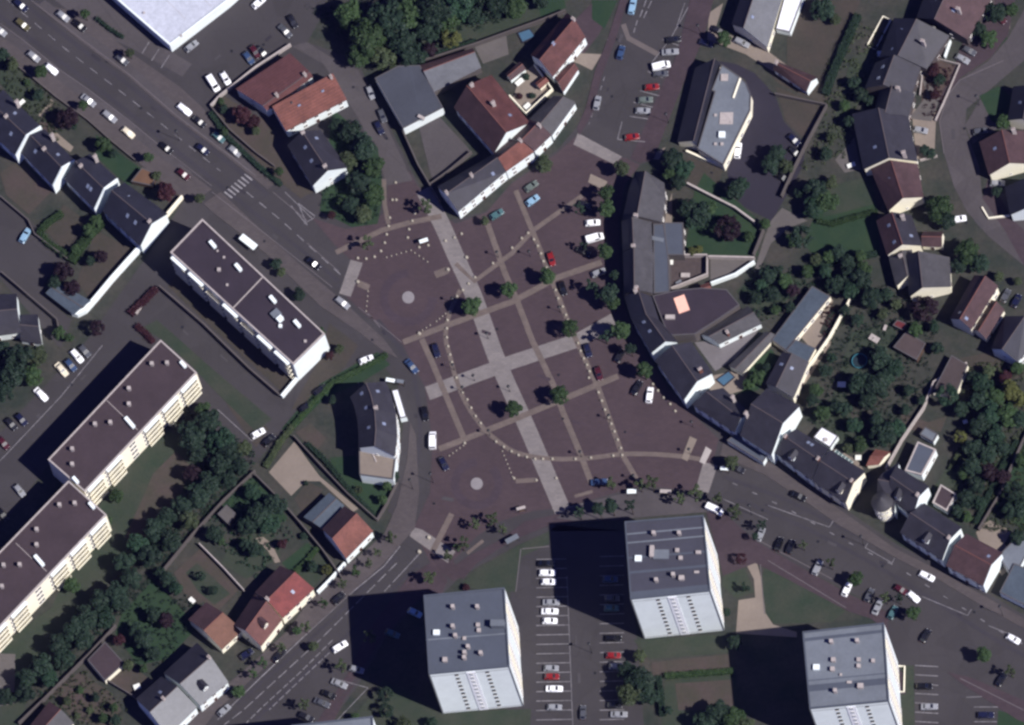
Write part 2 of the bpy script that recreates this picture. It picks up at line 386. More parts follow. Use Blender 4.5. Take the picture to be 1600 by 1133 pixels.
    for t, ff in dorm:
        p, u, v, wd = at(t, ff); o_ = v if ff > f else -v; b = MB(); q = p+Vector((0,0,-.3)); hh = 1.5; w2 = .85
        f0 = q+o_*.9; bk = q-o_*1.6
        pts = [f0-u*w2, f0+u*w2, f0+u*w2+Vector((0,0,hh)), f0+Vector((0,0,hh+.9)), f0-u*w2+Vector((0,0,hh))]
        pb_ = [x-o_*2.5 for x in pts]; b.add(pts+pb_, [(0,1,2,3,4),(9,8,7,6,5),(0,4,9,5),(1,6,7,2),(0,5,6,1)], 0)
        r0 = f0+o_*.2+Vector((0,0,hh+1.0)); r1 = bk+Vector((0,0,hh+1.0)); e0 = f0+o_*.2-u*(w2+.2)+Vector((0,0,hh-.1)); e1 = f0+o_*.2+u*(w2+.2)+Vector((0,0,hh-.1)); g0 = bk-u*(w2+.2)+Vector((0,0,hh-.1)); g1 = bk+u*(w2+.2)+Vector((0,0,hh-.1))
        b.add([r0,r1,e0,g0,e1,g1], [(0,1,3,2),(1,0,4,5)], 1); d_ = b.obj('dormer', [wm, rm], roof)
        ob('window', WINS, d_, tuple(f0+o_*.04+Vector((0,0,hh*.55))), atan2(o_.y, o_.x)+pi/2)
    for i in party:
        b = MB(); ax = ((Ls[-1]+Rs[-1])-(Ls[0]+Rs[0])).normalized()*(1 if i else -1); ax.z = 0
        up = Vector((0,0,.42)); sec = [Ls[i]+up, Ms[i]+up, Rs[i]+up, Rs[i]*1.0, Ls[i]*1.0]; sec[3] = Vector((Rs[i].x, Rs[i].y, 0)); sec[4] = Vector((Ls[i].x, Ls[i].y, 0))
        A = [p+ax*.02 for p in sec]; B = [p+ax*.38 for p in sec]
        b.add(A+B, [(0,1,2,3,4),(9,8,7,6,5)]+[(k, k+5, (k+1) % 5+5, (k+1) % 5) for k in range(5)]); b.obj('party_wall', wm, root)
    return root
def block(name, label, cat, P, h, rm, wm, parapet=.5, pm=None, win=None, wdata=None, boxes=(), step=3.0, group=None, units=(), fl=2.8, lines=(), lift=None):
    # flat roofed: P = roof outline in photo px seen at height h
    pts = [W(x, y, h).xy for x, y in P]; c = sum(pts, Vector((0,0)))/len(pts)
    root = thing(name, label, cat, (c.x, c.y, 0), 0, group); off = Vector((c.x, c.y, 0)); loc = [tuple(p-c) for p in pts]
    b = MB(); b.prism(loc, 0, h-parapet-.02, bottom=False, top=False); b.obj('wall', wm, root)
    ins = inset(loc, .35 if pm else .2); b = MB(); b.prism(inset(loc, .02), h-parapet-.25, h-parapet); roof = b.obj('roof', rm, root)
    if parapet:
        b = MB(); n = len(loc); o_ = inset(loc, -.06)
        vs = [(*p, h-parapet-.25) for p in o_]+[(*p, h) for p in o_]+[(*p, h) for p in ins]+[(*p, h-parapet-.05) for p in ins]
        fs = []
        for i in range(n):
            j = (i+1) % n
            for k in range(3): fs.append((k*n+i, k*n+j, (k+1)*n+j, (k+1)*n+i))
            fs.append((i, 3*n+i, 3*n+j, j))
        if area(loc) < 0: fs = [q[::-1] for q in fs]
        b.add(vs, fs); b.obj('parapet', pm or COPE, root)
    sgn = 1 if area(loc) > 0 else -1
    for e in (win if win is not None else range(len(P))):
        a = Vector(loc[e]); d = Vector(loc[(e+1) % len(P)])-a; nn = Vector((d.y, -d.x)).normalized()*sgn
        put_windows(root, a+c, a+d+c, nn, 0, h-.4, data=wdata, step=step, fl=fl, maxn=60)
    for u in units:                                   # roof units: (px, py, sx, sy, h, angle or None, kind)
        x, y, sx, sy, uh = u[:5]; a = u[5] if len(u) > 5 else 0; kind = u[6] if len(u) > 6 else 'vent'
        z0 = h-parapet; p = W(x, y, z0+uh).xy-c; q = W(x+cos(a)*5, y+sin(a)*5, z0+uh).xy-c; rz = atan2((q-p).y, (q-p).x)
        bb = MB()
        if kind == 'vent':
            bb.box((0,0,uh/2), (sx, sy, uh), mi=0); bb.box((0,0,uh+.05), (sx+.15, sy+.15, .1), mi=0); ob('roof_vent', bb.mesh('roof_vent', CHIM), roof, (p.x, p.y, z0), rz)
        elif kind == 'skylight':
            bb.box((0,0,uh/2), (sx, sy, uh), mi=0); ob('skylight', bb.mesh('skylight', mat('skylight_pane', (232,180,160), .05, 1, 4, .3)), roof, (p.x, p.y, z0), rz)
        elif kind == 'housing':
            bb.box((0,0,uh/2), (sx, sy, uh), mi=0); bb.box((0,0,uh+.06), (sx+.2, sy+.2, .12), mi=0); ob('lift_housing', bb.mesh('lift_housing', PALER), roof, (p.x, p.y, z0), rz)
        elif kind == 'white':
            bb.box((0,0,uh/2), (sx, sy, uh), mi=0); bb.box((0,0,uh+.04), (sx+.1, sy+.1, .08), mi=0); ob('roof_vent', bb.mesh('roof_vent', WHITE), roof, (p.x, p.y, z0), rz)
    for (x0, y0, x1, y1, wd, hh, mm) in lines:        # upstands or strips on the roof
        z0 = h-parapet; A = [W(*p, z0).xy-c for p in ribbon([(x0, y0), (x1, y1)], wd)]; bb = MB(); bb.prism([tuple(p) for p in A], z0-.02, z0+hh); bb.obj('roof_upstand' if hh > .1 else 'roof_strip', mm, roof)
    return root
def wall(name, label, cat, px, h, th, m, cap=None, group=None, closed=False):
    c = W(*px[len(px)//2]); root = None; b = MB()
    pts = [W(*p).xy-c.xy for p in px]
    if closed: pts.append(pts[0])
    P2 = [(p.x, p.y) for p in pts]; rb = ribbon(P2, th)
    n = len(P2); Lh, Rh = rb[:n], rb[n:][::-1]
    vs = []
    for l, r in zip(Lh, Rh): vs += [(*l, 0), (*l, h), (*r, h), (*r, 0)]
    fs = [(0,1,2,3)]+[(4*n-1, 4*n-2, 4*n-3, 4*n-4)]
    for i in range(n-1):
        for k in range(3): fs.append((i*4+k, (i+1)*4+k, (i+1)*4+k+1, i*4+k+1))
    b.add(vs, fs); me = b.mesh(name, m); o = thing(name, label, cat, (c.x, c.y, 0), 0, group, me); return o
# ---------------------------------------------------------------- builders: plants
rnd = random.Random(11)
def leaf_cloud(b, centres, nleaf, size, rng, flat=1.0):
    for (cx, cy, cz, r) in centres:
        for _ in range(nleaf):
            while True:
                x, y, z = rng.uniform(-1,1), rng.uniform(-1,1), rng.uniform(-1,1); q = x*x+y*y+z*z
                if .25 < q <= 1: break
            k = r; p = Vector((cx+x*k, cy+y*k, cz+z*k*flat)); s = size*rng.uniform(.6, 1.3)
            nrm = (Vector((x, y, z+.5)).normalized()+Vector((rng.uniform(-1,1), rng.uniform(-1,1), rng.uniform(-1,1)))*.6).normalized()
            u = nrm.orthogonal().normalized(); u.rotate(Matrix.Rotation(rng.uniform(0, 6.28), 3, nrm)); v = nrm.cross(u)
            b.add([p-u*s-v*s*.5, p+u*s-v*s*.6, p+u*s*.7+v*s*.7, p-u*s*.6+v*s*.6], [(0,1,2,3)])
def crown_proto(kind, seed):
    rng = random.Random(seed); cs = []
    if kind == 'broad':
        for i in range(30):
            t = rng.uniform(0, 2*pi); z = rng.uniform(-.45, .8); q = math.sqrt(max(0, 1-z*z))*rng.uniform(.45, .92)
            cs.append((cos(t)*q*.82, sin(t)*q*.82, z*.8, rng.uniform(.2, .36)))
        for i in range(6): cs.append((rng.uniform(-.3,.3), rng.uniform(-.3,.3), rng.uniform(.35,.8), rng.uniform(.22,.34)))
        n, s = 85, .075
    elif kind == 'sparse':
        for i in range(17):
            t = rng.uniform(0, 2*pi); q = rng.uniform(.15, .9); cs.append((cos(t)*q*.85, sin(t)*q*.85, rng.uniform(-.6, .7)*(1-.4*q), rng.uniform(.12, .26)))
        n, s = 75, .07
    elif kind == 'round':
        for i in range(36):
            t = rng.uniform(0, 2*pi); z = rng.uniform(-.6, .9); q = math.sqrt(max(0, 1-z*z))*rng.uniform(.7, .85); cs.append((cos(t)*q, sin(t)*q, z*.85, rng.uniform(.2, .3)))
        n, s = 75, .06
    elif kind == 'conifer':
        for i in range(34):
            z = i/34; q = (1-z)*rng.uniform(.5, .8); t = i*2.4; cs.append((cos(t)*q, sin(t)*q, -1+z*2.6, .12+.22*(1-z)))
        n, s = 70, .06
    b = MB(); leaf_cloud(b, cs, n, s, rng); return b
def trunk_proto(seed):
    rng = random.Random(seed); b = MB(); b.cyl((0,0,0), (.01,.0,.65), .07, .045, 8)
    for i in range(6):
        t = i*2*pi/6+rng.uniform(-.4, .4); q = rng.uniform(.35, .65); m_ = Vector((cos(t)*q*.45, sin(t)*q*.45, rng.uniform(.78, .9)))
        b.cyl((.01, 0, rng.uniform(.45, .64)), m_, .034, .02, 6); e = Vector((cos(t)*q, sin(t)*q, rng.uniform(.95, 1.25))); b.cyl(m_, e, .02, .008, 5)
    return b.mesh('trunk', BARK)
TRUNKS = [trunk_proto(i) for i in range(3)]
CB = {k: [crown_proto(k, 20+i*7) for i in range(3)] for k in ('broad', 'sparse', 'round', 'conifer')}
CM = {}
def crown_mesh(shape, colr, i):
    key = (shape, colr, i)
    if key not in CM: CM[key] = CB[shape][i].mesh('crown', LF[colr])
    return CM[key]
ADJ = {'green': 'green', 'dark': 'dark green', 'purple': 'copper-purple', 'yellow': 'yellow-green', 'olive': 'olive-green', 'maroon': 'maroon', 'teal': 'blue-green'}
def tree(px, py, r, label, colr='green', shape='broad', hc=None, group=None, name=None):
    R = r*S; shrub = r < 8 and shape != 'sparse'
    if hc is None: hc = R*.75+.1 if shrub else R*1.05+1.2
    p = W(px, py, hc); g = gz(p.x, p.y); i = rnd.randrange(3)
    root = thing(name or ('shrub' if shrub else 'tree'), label, 'shrub' if shrub else 'tree', (p.x, p.y, g), rnd.uniform(0, 6.28), group)
    ob('trunk' if not shrub else 'stem', TRUNKS[i], root, (0,0,0), 0, (R, R, hc))
    ob('crown' if not shrub else 'foliage', crown_mesh(shape, colr, i), root, (0,0,hc-g), 0, (R, R, R*(1.0 if shape != 'conifer' else 1.2)))
    return root
TL = set()
def trees(zone, lst, group=None):            # zone phrase, [(px,py,r,colour[,shape[,hc]])]; told apart by look, else by place from the left
    lst = sorted(lst); kinds = {}
    def look(t):
        sz = 'tiny' if t[2] < 6 else 'small' if t[2] < 11 else 'medium' if t[2] < 17 else 'large' if t[2] < 26 else 'huge'
        sh = t[4] if len(t) > 4 else 'broad'; nm = {'broad': 'leafy', 'sparse': 'thin-crowned', 'round': 'dense round', 'conifer': 'pointed'}[sh]
        nm = '' if nm == 'leafy' else nm+' '
        return f"{sz} {ADJ[t[3]]} {nm}{'shrub' if t[2] < 8 and sh != 'sparse' else 'tree'}"
    for t in lst: kinds.setdefault(look(t), []).append(t)
    for lk, ts in kinds.items():
        for i, t in enumerate(ts):
            if len(ts) == 1: lab = f"{lk} {zone}"
            elif i == 0: lab = f"leftmost {lk} {zone}"
            elif i == len(ts)-1: lab = f"rightmost {lk} {zone}"
            else: lab = f"{ORD[i]}-from-left {lk} {zone}"
            tree(t[0], t[1], t[2], lab, t[3], t[4] if len(t) > 4 else 'broad', t[5] if len(t) > 5 else None, group or 'trees '+zone)
def hedge(label, px, wd, h, colr='dark', group=None):
    c = W(*px[len(px)//2]); rng = random.Random(len(px)*31+int(px[0][0])); P = [tuple((W(*p)-c)[:2]) for p in px]; b = MB()
    core = ribbon(P, wd*.8); g = gz(c.x, c.y)
    for i in range(len(P)-1):
        n = len(P); q = [core[i], core[i+1], core[2*n-2-i], core[2*n-1-i]]; b.prism(q, 0, h*.86)
    pts = along(P, .42)
    for (x, y, a) in pts:
        nx, ny = -sin(a), cos(a)
        for k in range(int(10+wd*9)):
            t = rng.uniform(-.55, .55)*wd; z = h*rng.uniform(.1, 1.04); 
            if abs(t) < wd*.4: z = h*rng.uniform(.84, 1.06)
            p = Vector((x+nx*t+rng.uniform(-.25,.25), y+ny*t+rng.uniform(-.25,.25), z)); s = rng.uniform(.1, .2)
            nrm = Vector((rng.uniform(-1,1), rng.uniform(-1,1), rng.uniform(.2,1))).normalized(); u = nrm.orthogonal().normalized()*s; v = nrm.cross(u)
            b.add([p-u-v*.6, p+u-v*.6, p+u*.6+v*.7, p-u*.6+v*.7], [(0,1,2,3)])
    return thing('hedge', label, 'hedge', (c.x, c.y, 0), 0, group, b.mesh('hedge', LF[colr]))
def undergrowth(name, px, n, colr, size=.5, seed=1, h=.45, label=None):
    rng = random.Random(seed); P = [tuple(W(*p)[:2]) for p in px]; xs = [p[0] for p in P]; ys = [p[1] for p in P]; b = MB(); k = 0
    while k < n:
        x, y = rng.uniform(min(xs), max(xs)), rng.uniform(min(ys), max(ys))
        if not inpoly(x, y, P): continue
        r = rng.uniform(.4, 1.3)*size; leaf_cloud(b, [(x, y, .05+h*rng.uniform(.2, 1), r)], 12, .17, rng, .6); k += 1
    o = b.obj(name, LF[colr]); o['kind'] = 'stuff'; o['label'] = label or 'low rough plants covering the garden ground'; return o
# ---------------------------------------------------------------- builders: vehicles
PAINTC = {'white': (235,236,238), 'silver': (172,174,180), 'grey': (104,106,114), 'dark': (44,44,52), 'black': (28,28,32), 'blue': (72,96,138), 'red': (168,46,48),
          'teal': (96,136,140), 'navy': (38,42,76), 'maroon': (92,36,48), 'beige': (214,204,180), 'green-grey': (128,140,134), 'light-blue': (140,175,200), 'bronze': (110,104,72)}
TYRE = mat('tyre_rubber', (34,32,36), .1); CGL = mat('car_glass', (26,28,34), .05, 1, 2, .19, spec=.9)
HL = mat('headlight_glass', (225,228,232), .02, 1, 2, .2); TLM = mat('tail_light_glass', (150,30,34), .02, 1, 2, .3)
SHP = {  # x, half width, belt z, roof half width, top z   (front at +x); W = windscreen between stations a,b ; rear window between c,d
 'hatchback': ([(2.0,.62,.52,.5,.58),(1.92,.78,.66,.62,.72),(1.0,.86,.86,.70,.93),(.28,.87,.9,.60,1.42),(-.5,.87,.92,.62,1.46),(-1.35,.85,.92,.58,1.38),(-1.85,.82,.9,.64,.98),(-1.97,.78,.72,.66,.8),(-2.0,.7,.5,.62,.56)], 2, 3, 5, 6),
 'saloon car': ([(2.25,.62,.5,.5,.56),(2.15,.8,.64,.64,.70),(1.05,.88,.82,.72,.90),(.3,.89,.88,.60,1.38),(-.6,.89,.9,.61,1.4),(-1.05,.88,.9,.60,1.34),(-1.65,.87,.88,.68,.97),(-2.15,.82,.82,.70,.93),(-2.25,.74,.5,.64,.6)], 2, 3, 5, 6),
 'estate car': ([(2.2,.62,.5,.5,.56),(2.1,.8,.64,.64,.72),(1.05,.88,.84,.72,.92),(.3,.89,.9,.62,1.42),(-.8,.89,.92,.63,1.45),(-1.75,.87,.92,.60,1.4),(-2.1,.85,.9,.66,1.0),(-2.2,.82,.7,.68,.8),(-2.22,.74,.5,.64,.6)], 2, 3, 5, 6),
 'van': ([(2.45,.74,.62,.6,.75),(2.35,.9,.8,.74,.9),(1.75,.94,1.05,.82,1.12),(1.1,.95,1.1,.80,1.88),(0,.95,1.15,.82,1.96),(-2.2,.95,1.15,.82,1.94),(-2.4,.94,1.1,.84,1.3),(-2.45,.92,.8,.84,.95),(-2.47,.86,.5,.8,.6)], 2, 3, 5, 6)}
CARM = {}
def car_meshes(kind, colr):
    if ('sh', kind) not in CARM:
        st, a, b_, c, d = SHP[kind]; b = MB(); n = len(st)
        for x, w_, zb, wr, zt in st: b.v += [(x, -w_*.9, .22), (x, -w_, .5), (x, -w_*.97, zb), (x, -wr, zt), (x, wr, zt), (x, w_*.97, zb), (x, w_, .5), (x, w_*.9, .22)]
        for i in range(n-1):
            for k in range(8): b.f.append((i*8+k, i*8+(k+1) % 8, (i+1)*8+(k+1) % 8, (i+1)*8+k)); b.m.append(0)
        b.f += [tuple(range(7, -1, -1)), tuple(range((n-1)*8, n*8))]; b.m += [0, 0]
        def pane(pts, name, out):
            nn = (pts[1]-pts[0]).cross(pts[2]-pts[0]).normalized(); nn = nn if nn.dot(out) > 0 else -nn; q = MB()
            cc = sum(pts, Vector())/len(pts); P_ = [cc+(p-cc)*.88 for p in pts]; q.add([p+nn*.012 for p in P_]+[p-nn*.01 for p in P_], [(0,1,2,3),(7,6,5,4)]+[(i, i+4, (i+1) % 4+4, (i+1) % 4) for i in range(4)]); return q.mesh(name, CGL)
        V = lambda i, k: Vector(b.v[i*8+k])
        ws = pane([V(a,3), V(a,4), V(b_,4), V(b_,3)], 'windscreen', Vector((1,0,1))); rw = pane([V(c,3), V(c,4), V(d,4), V(d,3)], 'rear_window', Vector((-1,0,1)))
        e = 5 if kind != 'van' else 4
        sw = [pane([V(a,2)+Vector((-.25,0,.02)), V(b_,3), V(e,3), V(e,2)], 'side_window', Vector((0,-1,0))), pane([V(a,5)+Vector((-.25,0,.02)), V(b_,4), V(e,4), V(e,5)], 'side_window', Vector((0,1,0)))]
        q = MB(); q.cyl((0,-.1,0), (0,.1,0), .31, .31, 14, 0); q.cyl((0,-.115,0), (0,.115,0), .18, .18, 10, 1); wh = q.mesh('wheel', [TYRE, METALL])
        q = MB(); q.box((0,0,0), (.12,.34,.14)); hl = q.mesh('headlight', HL); q = MB(); q.box((0,0,0), (.1,.26,.2)); tl = q.mesh('tail_light', TLM)
        CARM[('sh', kind)] = (b, ws, rw, sw, wh, hl, tl, st)
    if (kind, colr) not in CARM:
        b = CARM[('sh', kind)][0]; pm = mat('car_paint_'+colr.replace('-', '_'), PAINTC[colr], .03, 1, 2, .28, spec=.5, metal=.0); CARM[(kind, colr)] = b.mesh('body', pm)
    return CARM[(kind, colr)], CARM[('sh', kind)]
def car(px, py, ang, colr, kind, label, group):
    a = radians(ang); p = W(px, py, .8); q = W(px+10*cos(a), py-10*sin(a), .8); rz = atan2(q.y-p.y, q.x-p.x); g = gz(p.x, p.y)
    body, (b, ws, rw, sw, wh, hl, tl, st) = car_meshes(kind, colr)
    nm = {'hatchback': 'parked_car', 'saloon car': 'parked_car', 'estate car': 'parked_car', 'van': 'parked_van'}[kind]
    r = thing(nm, label, 'van' if kind == 'van' else 'car', (p.x, p.y, g), rz, group)
    ob('body', body, r); ob('windscreen', ws, r); ob('rear_window', rw, r); [ob('side_window', s_, r) for s_ in sw]
    L = st[0][0]; wb = L*.62; tw = st[3][1]-.06
    for sx in (1, -1):
        for sy in (1, -1): ob('wheel', wh, r, (sx*wb, sy*tw, .31))
    for sy in (1, -1): ob('headlight', hl, r, (L-.06, sy*.48, .58)); ob('tail_light', tl, r, (st[-1][0]+.03, sy*.55, .62))
    return r
def cars(phrase, end, lst, group=None):
    n = len(lst); looks = [f"{t[3]} {t[4]}" for t in lst]
    for i, t in enumerate(lst):
        if n == 1: lab = f"{looks[i]} {phrase}"
        elif looks.count(looks[i]) == 1: lab = f"{looks[i]} {phrase}"
        else:
            same = [k for k in range(n) if looks[k] == looks[i]]; o = same.index(i)
            lab = f"{ORD[o]} {looks[i]} from {end} {phrase}"
        car(t[0], t[1], t[2], t[3], t[4], lab, group or 'cars '+phrase)
# ---------------------------------------------------------------- builders: street furniture
def stone_mesh():
    b = MB(); b.cyl((0,0,0), (0,0,.42), .38, .32, 10); b.cyl((0,0,.42), (0,0,.52), .32, .2, 10); return b.mesh('stone_bollard', STONE, False)
STM = stone_mesh()
def stones(phrase, end, pts, sc_=1.0):
    n = len(pts)
    for i, p in enumerate(pts):
        q = W(p[0], p[1], .3); lab = f"{ORD[i]} pale stone bollard from {end} {phrase}"
        o = thing('stone_bollard', lab, 'bollard', (q.x, q.y, gz(q.x, q.y)), rnd.uniform(0, 1), 'pale stone bollards in dotted lines on the square', STM); o.scale = (sc_, sc_, sc_)
def lamp(px, py, label, h=4.0, group='street lamps on the square'):
    p = W(px, py, h); g = gz(p.x, p.y); r = thing('street_lamp', label, 'street lamp', (p.x, p.y, g), 0, group)
    if not hasattr(lamp, 'm') or h not in lamp.m:
        if not hasattr(lamp, 'm'): lamp.m = {}
        a = MB(); a.cyl((0,0,0), (0,0,h-.3), .07, .05, 8); a.cyl((0,0,0), (0,0,.5), .12, .1, 8); c_ = MB(); c_.cyl((0,0,h-.35), (0,0,h+.1), .22, .4, 10); c_.cyl((0,0,h+.1), (0,0,h+.28), .45, .12, 10)
        lamp.m[h] = (a.mesh('pole', METAL), c_.mesh('lantern', METAL))
    ob('pole', lamp.m[h][0], r); ob('lantern', lamp.m[h][1], r); return r
def shelter(px, py, ang, L, D, label, m=None, h=2.5, name='bus_shelter', cat='shelter'):
    a = radians(ang); p = W(px, py, h); q = W(px+10*cos(a), py-10*sin(a), h); r = thing(name, label, cat, (p.x, p.y, gz(p.x, p.y)), atan2(q.y-p.y, q.x-p.x))
    b = MB(); b.box((0,0,h), (L, D, .14)); b.obj('roof', m or WHITE, r); b = MB(); b.box((0, D/2-.08, h/2+.1), (L-.2, .05, h-.5)); b.obj('back_panel', GLASS, r)
    for sx in (-1, 1):
        for sy in (-1, 1): b = MB(); b.cyl((sx*(L/2-.1), sy*(D/2-.1), 0), (sx*(L/2-.1), sy*(D/2-.1), h-.08), .05, .05, 6); b.obj('post', METAL, r)
    b = MB(); b.box((0, D/2-.4, .45), (L*.6, .35, .08)); b.box((-L*.25, D/2-.4, .22), (.08,.3,.42)); b.box((L*.25, D/2-.4, .22), (.08,.3,.42)); b.obj('bench', WOOD, r)
    return r
# ================================================================ THE GROUND
b = MB(); b.prism([(-1400,-1400),(1400,-1400),(1400,1400),(-1400,1400)], -1.0, 0.0); o = b.obj('ground', GRASSD); o['kind'] = 'structure'
sheet('road', [(-60,-40),(60,-40),(130,-30),(520,-40),(500,30),(480,66),(520,80),(560,100),(585,150),(625,230),(655,290),(700,345),(760,330),(800,285),(870,235),(900,200),(915,170),(930,110),(950,60),(978,-30),(1122,-30),(1100,60),(1068,130),(1040,200),(1020,250),(990,262),(975,300),(968,345),(970,460),(985,500),(1012,552),(1045,605),(1080,640),(1140,685),(1205,718),(1270,760),(1320,795),(1400,850),(1470,885),(1540,925),(1640,985),(1660,1180),(1400,1180),(1395,960),(1240,880),(1180,845),(1120,845),(1110,800),(980,810),(870,820),(830,860),(800,1180),(1010,1180),(990,935),(975,830),(860,830),(812,850),(720,900),(690,930),(660,935),(600,1000),(560,1070),(480,1180),(280,1180),(340,1110),(395,1060),(450,1005),(500,925),(560,880),(600,850),(622,790),(632,740),(640,660),(630,600),(600,560),(560,560),(490,640),(440,680),(390,730),(310,640),(200,520),(240,450),(60,680),(-40,800),(-60,740),(130,540),(230,400),(290,310),(212,251),(138,189),(53,124),(-60,40)], ASPH, layer=1)
sheet('car_park', [(800,860),(975,830),(990,935),(1000,1180),(790,1180)], ASPH, layer=2)
sheet('car_park', [(1385,960),(1440,985),(1490,1015),(1600,1070),(1660,1180),(1400,1180)], ASPH, layer=2)
sheet('residents_car_park', [(205,480),(150,540),(-60,740),(-60,860),(20,800),(80,720),(260,520),(300,560),(420,680),(400,730),(440,650),(520,585),(500,560),(440,610),(240,450)], ASPH, layer=2)
sheet('yard_paving', [(-40,300),(0,312),(48,345),(105,405),(70,440),(68,462),(100,490),(112,500),(95,545),(0,435),(-40,410)], ASPH, layer=2)
sheet('yard_paving', [(60,-20),(200,-20),(262,78),(300,100),(285,120),(205,75),(150,50)], ASPH2, layer=2)
sheet('school_yard', [(1120,95),(1150,100),(1180,115),(1212,150),(1225,190),(1258,225),(1255,260),(1215,330),(1205,345),(1165,325),(1140,300),(1135,255),(1172,170),(1165,125)], DASPH, layer=3)
sheet('school_path', [(1108,20),(1130,5),(1118,45),(1200,80),(1282,142),(1275,150),(1208,112),(1165,85),(1105,62)], CONC, layer=3)
sheet('path', [(1205,345),(1222,325),(1262,345),(1235,355),(1205,380),(1185,425),(1178,425),(1195,370)], CONCG, layer=3)
sheet('avenue_surface', [(-60,-10),(-60,-40),(30,-40),(127,61),(201,116),(275,180),(352,238),(420,292),(480,345),(548,408),(535,460),(628,535),(668,605),(676,690),(660,770),(645,825),(606,800),(622,740),(630,660),(622,600),(590,560),(519,490),(400,385),(331,300),(246,225),(201,188),(138,140),(93,109),(34,61)], ASPH, layer=3)
# pavements (raised)
sheet('pavement', [(53,5),(127,66),(201,121),(275,185),(352,243),(418,296),(430,286),(415,270),(330,190),(318,170),(280,135),(200,80),(130,20)], PAVE, raised=.13, layer=1)
sheet('pavement', [(-60,0),(0,43),(34,66),(93,114),(138,146),(201,194),(246,231),(331,296),(300,318),(288,312),(212,251),(138,189),(53,124),(8,92),(-60,50)], PAVE, raised=.12, layer=1)
sheet('pavement', [(318,318),(345,300),(400,352),(470,415),(535,470),(600,530),(622,560),(598,548),(555,515),(500,478),(420,400),(330,330)], PAVE, raised=.12, layer=1)
sheet('parking_bay', [(0,40),(34,62),(93,110),(138,141),(201,189),(246,226),(300,270),(292,276),(238,236),(190,200),(128,152),(84,120),(26,74),(-10,50)], ASPH2, raised=.14, layer=1)
sheet('parking_bay', [(60,8),(127,62),(201,117),(275,181),(352,239),(390,270),(398,262),(362,232),(284,170),(210,106),(136,50),(70,0)], ASPH2, raised=.15, layer=1)
sheet('pavement', [(1122,-30),(1100,60),(1068,130),(1040,200),(1022,248),(1000,250),(1010,215),(1045,120),(1062,70),(1085,-30)], BRICK2, raised=.12, layer=1)
sheet('pavement', [(978,-30),(950,60),(930,110),(915,170),(902,200),(905,212),(925,180),(940,120),(962,62),(990,-30)], BRICK2, raised=.12, layer=1)
sheet('pavement', [(902,98),(935,55),(975,-20),(950,-20),(895,35),(915,60)], BRICK2, layer=4)
sheet('pavement', [(1130,690),(1205,724),(1270,768),(1320,802),(1400,858),(1470,893),(1540,933),(1660,1000),(1660,1014),(1540,950),(1470,908),(1400,872),(1310,820),(1260,785),(1195,742),(1125,712)], PAVE, raised=.12, layer=1)
sheet('pavement', [(1100,790),(1130,800),(1180,845),(1240,880),(1330,930),(1395,960),(1385,975),(1325,955),(1230,905),(1180,880),(1130,900),(1112,830),(1105,805)], BRICK2, raised=.05, layer=2)
sheet('pavement', [(1480,1050),(1520,1060),(1600,1095),(1660,1120),(1660,1150),(1590,1125),(1505,1070)], BRICK2, raised=.08, layer=2)
sheet('pavement', [(1345,955),(1385,965),(1400,1050),(1412,1050),(1415,1085),(1395,1085),(1385,985)], BRICK2, raised=.08, layer=2)
sheet('pavement', [(655,770),(648,826),(600,880),(540,935),(480,990),(400,1055),(340,1110),(290,1170),(270,1160),(330,1090),(390,1040),(450,985),(500,915),(560,870),(600,835),(620,790),(636,720),(641,660),(650,680)], PAVE, raised=.12, layer=1)
sheet('pavement', [(700,905),(690,930),(655,935),(595,1000),(555,1060),(520,1105),(560,1060),(540,1090),(500,1170),(470,1170),(545,1050),(575,985),(640,900),(672,880)], BRICK2, raised=.06, layer=2)
sheet('pavement', [(724,905),(745,880),(800,845),(860,820),(905,815),(985,812),(975,800),(900,795),(860,806),(820,815),(780,845),(730,870),(700,892)], BRICK2, raised=.08, layer=2)
sheet('pavement', [(885,795),(925,783),(1000,765),(1090,775),(1110,790),(1108,800),(980,810),(905,815),(870,810)], ASPH2, raised=.10, layer=2)
# the square
sheet('square_paving', [(487,340),(540,358),(580,350),(603,330),(606,285),(640,268),(652,290),(690,335),(712,350),(760,332),(800,287),(870,240),(903,210),(1000,258),(975,290),(966,345),(968,460),(984,500),(1010,555),(1045,610),(1080,645),(1123,686),(1115,720),(1095,768),(1000,759),(924,781),(886,793),(835,798),(780,815),(745,838),(690,895),(675,885),(646,826),(672,770),(676,690),(664,605),(630,540),(566,488),(535,458),(548,406),(525,385)], BRICK, layer=4)
sheet('square_paving', [(690,895),(672,870),(700,860),(722,902),(708,908)], BRICK2, layer=5)
sheet('avenue_surface', [(905,205),(930,150),(955,62),(985,-30),(1090,-30),(1062,70),(1035,140),(1010,215),(975,248)], ASPH, layer=5)
sheet('square_paving', [(1000,215),(1040,120),(1048,100),(1060,110),(1035,200),(1020,250),(1000,255),(985,248)], BRICK2, layer=6)
sheet('lane_surface', [(455,72),(480,66),(530,98),(560,110),(585,155),(622,235),(645,282),(604,290),(592,248),(560,185),(532,140),(505,100)], ASPH2, layer=4)
B8 = 'paving_band'
sheet(B8, ribbon(smooth([(662,296),(690,350),(712,400),(741,464),(772,550),(795,605),(818,655),(848,725),(880,800)]), 26), BAND, layer=6)
sheet(B8, ribbon([(668,615),(735,590),(800,566),(903,532),(960,500)], 22), BAND, layer=7)
sheet(B8, [(548,406),(567,411),(548,464),(530,459)], BAND, layer=7)
sheet(B8, [(903,208),(896,226),(960,257),(972,245)], BAND, layer=7)
sheet(B8, [(646,824),(640,838),(700,880),(712,862),(660,828)], BAND, layer=7)
sheet(B8, [(1099,722),(1121,728),(1107,771),(1087,765)], BAND, layer=7)
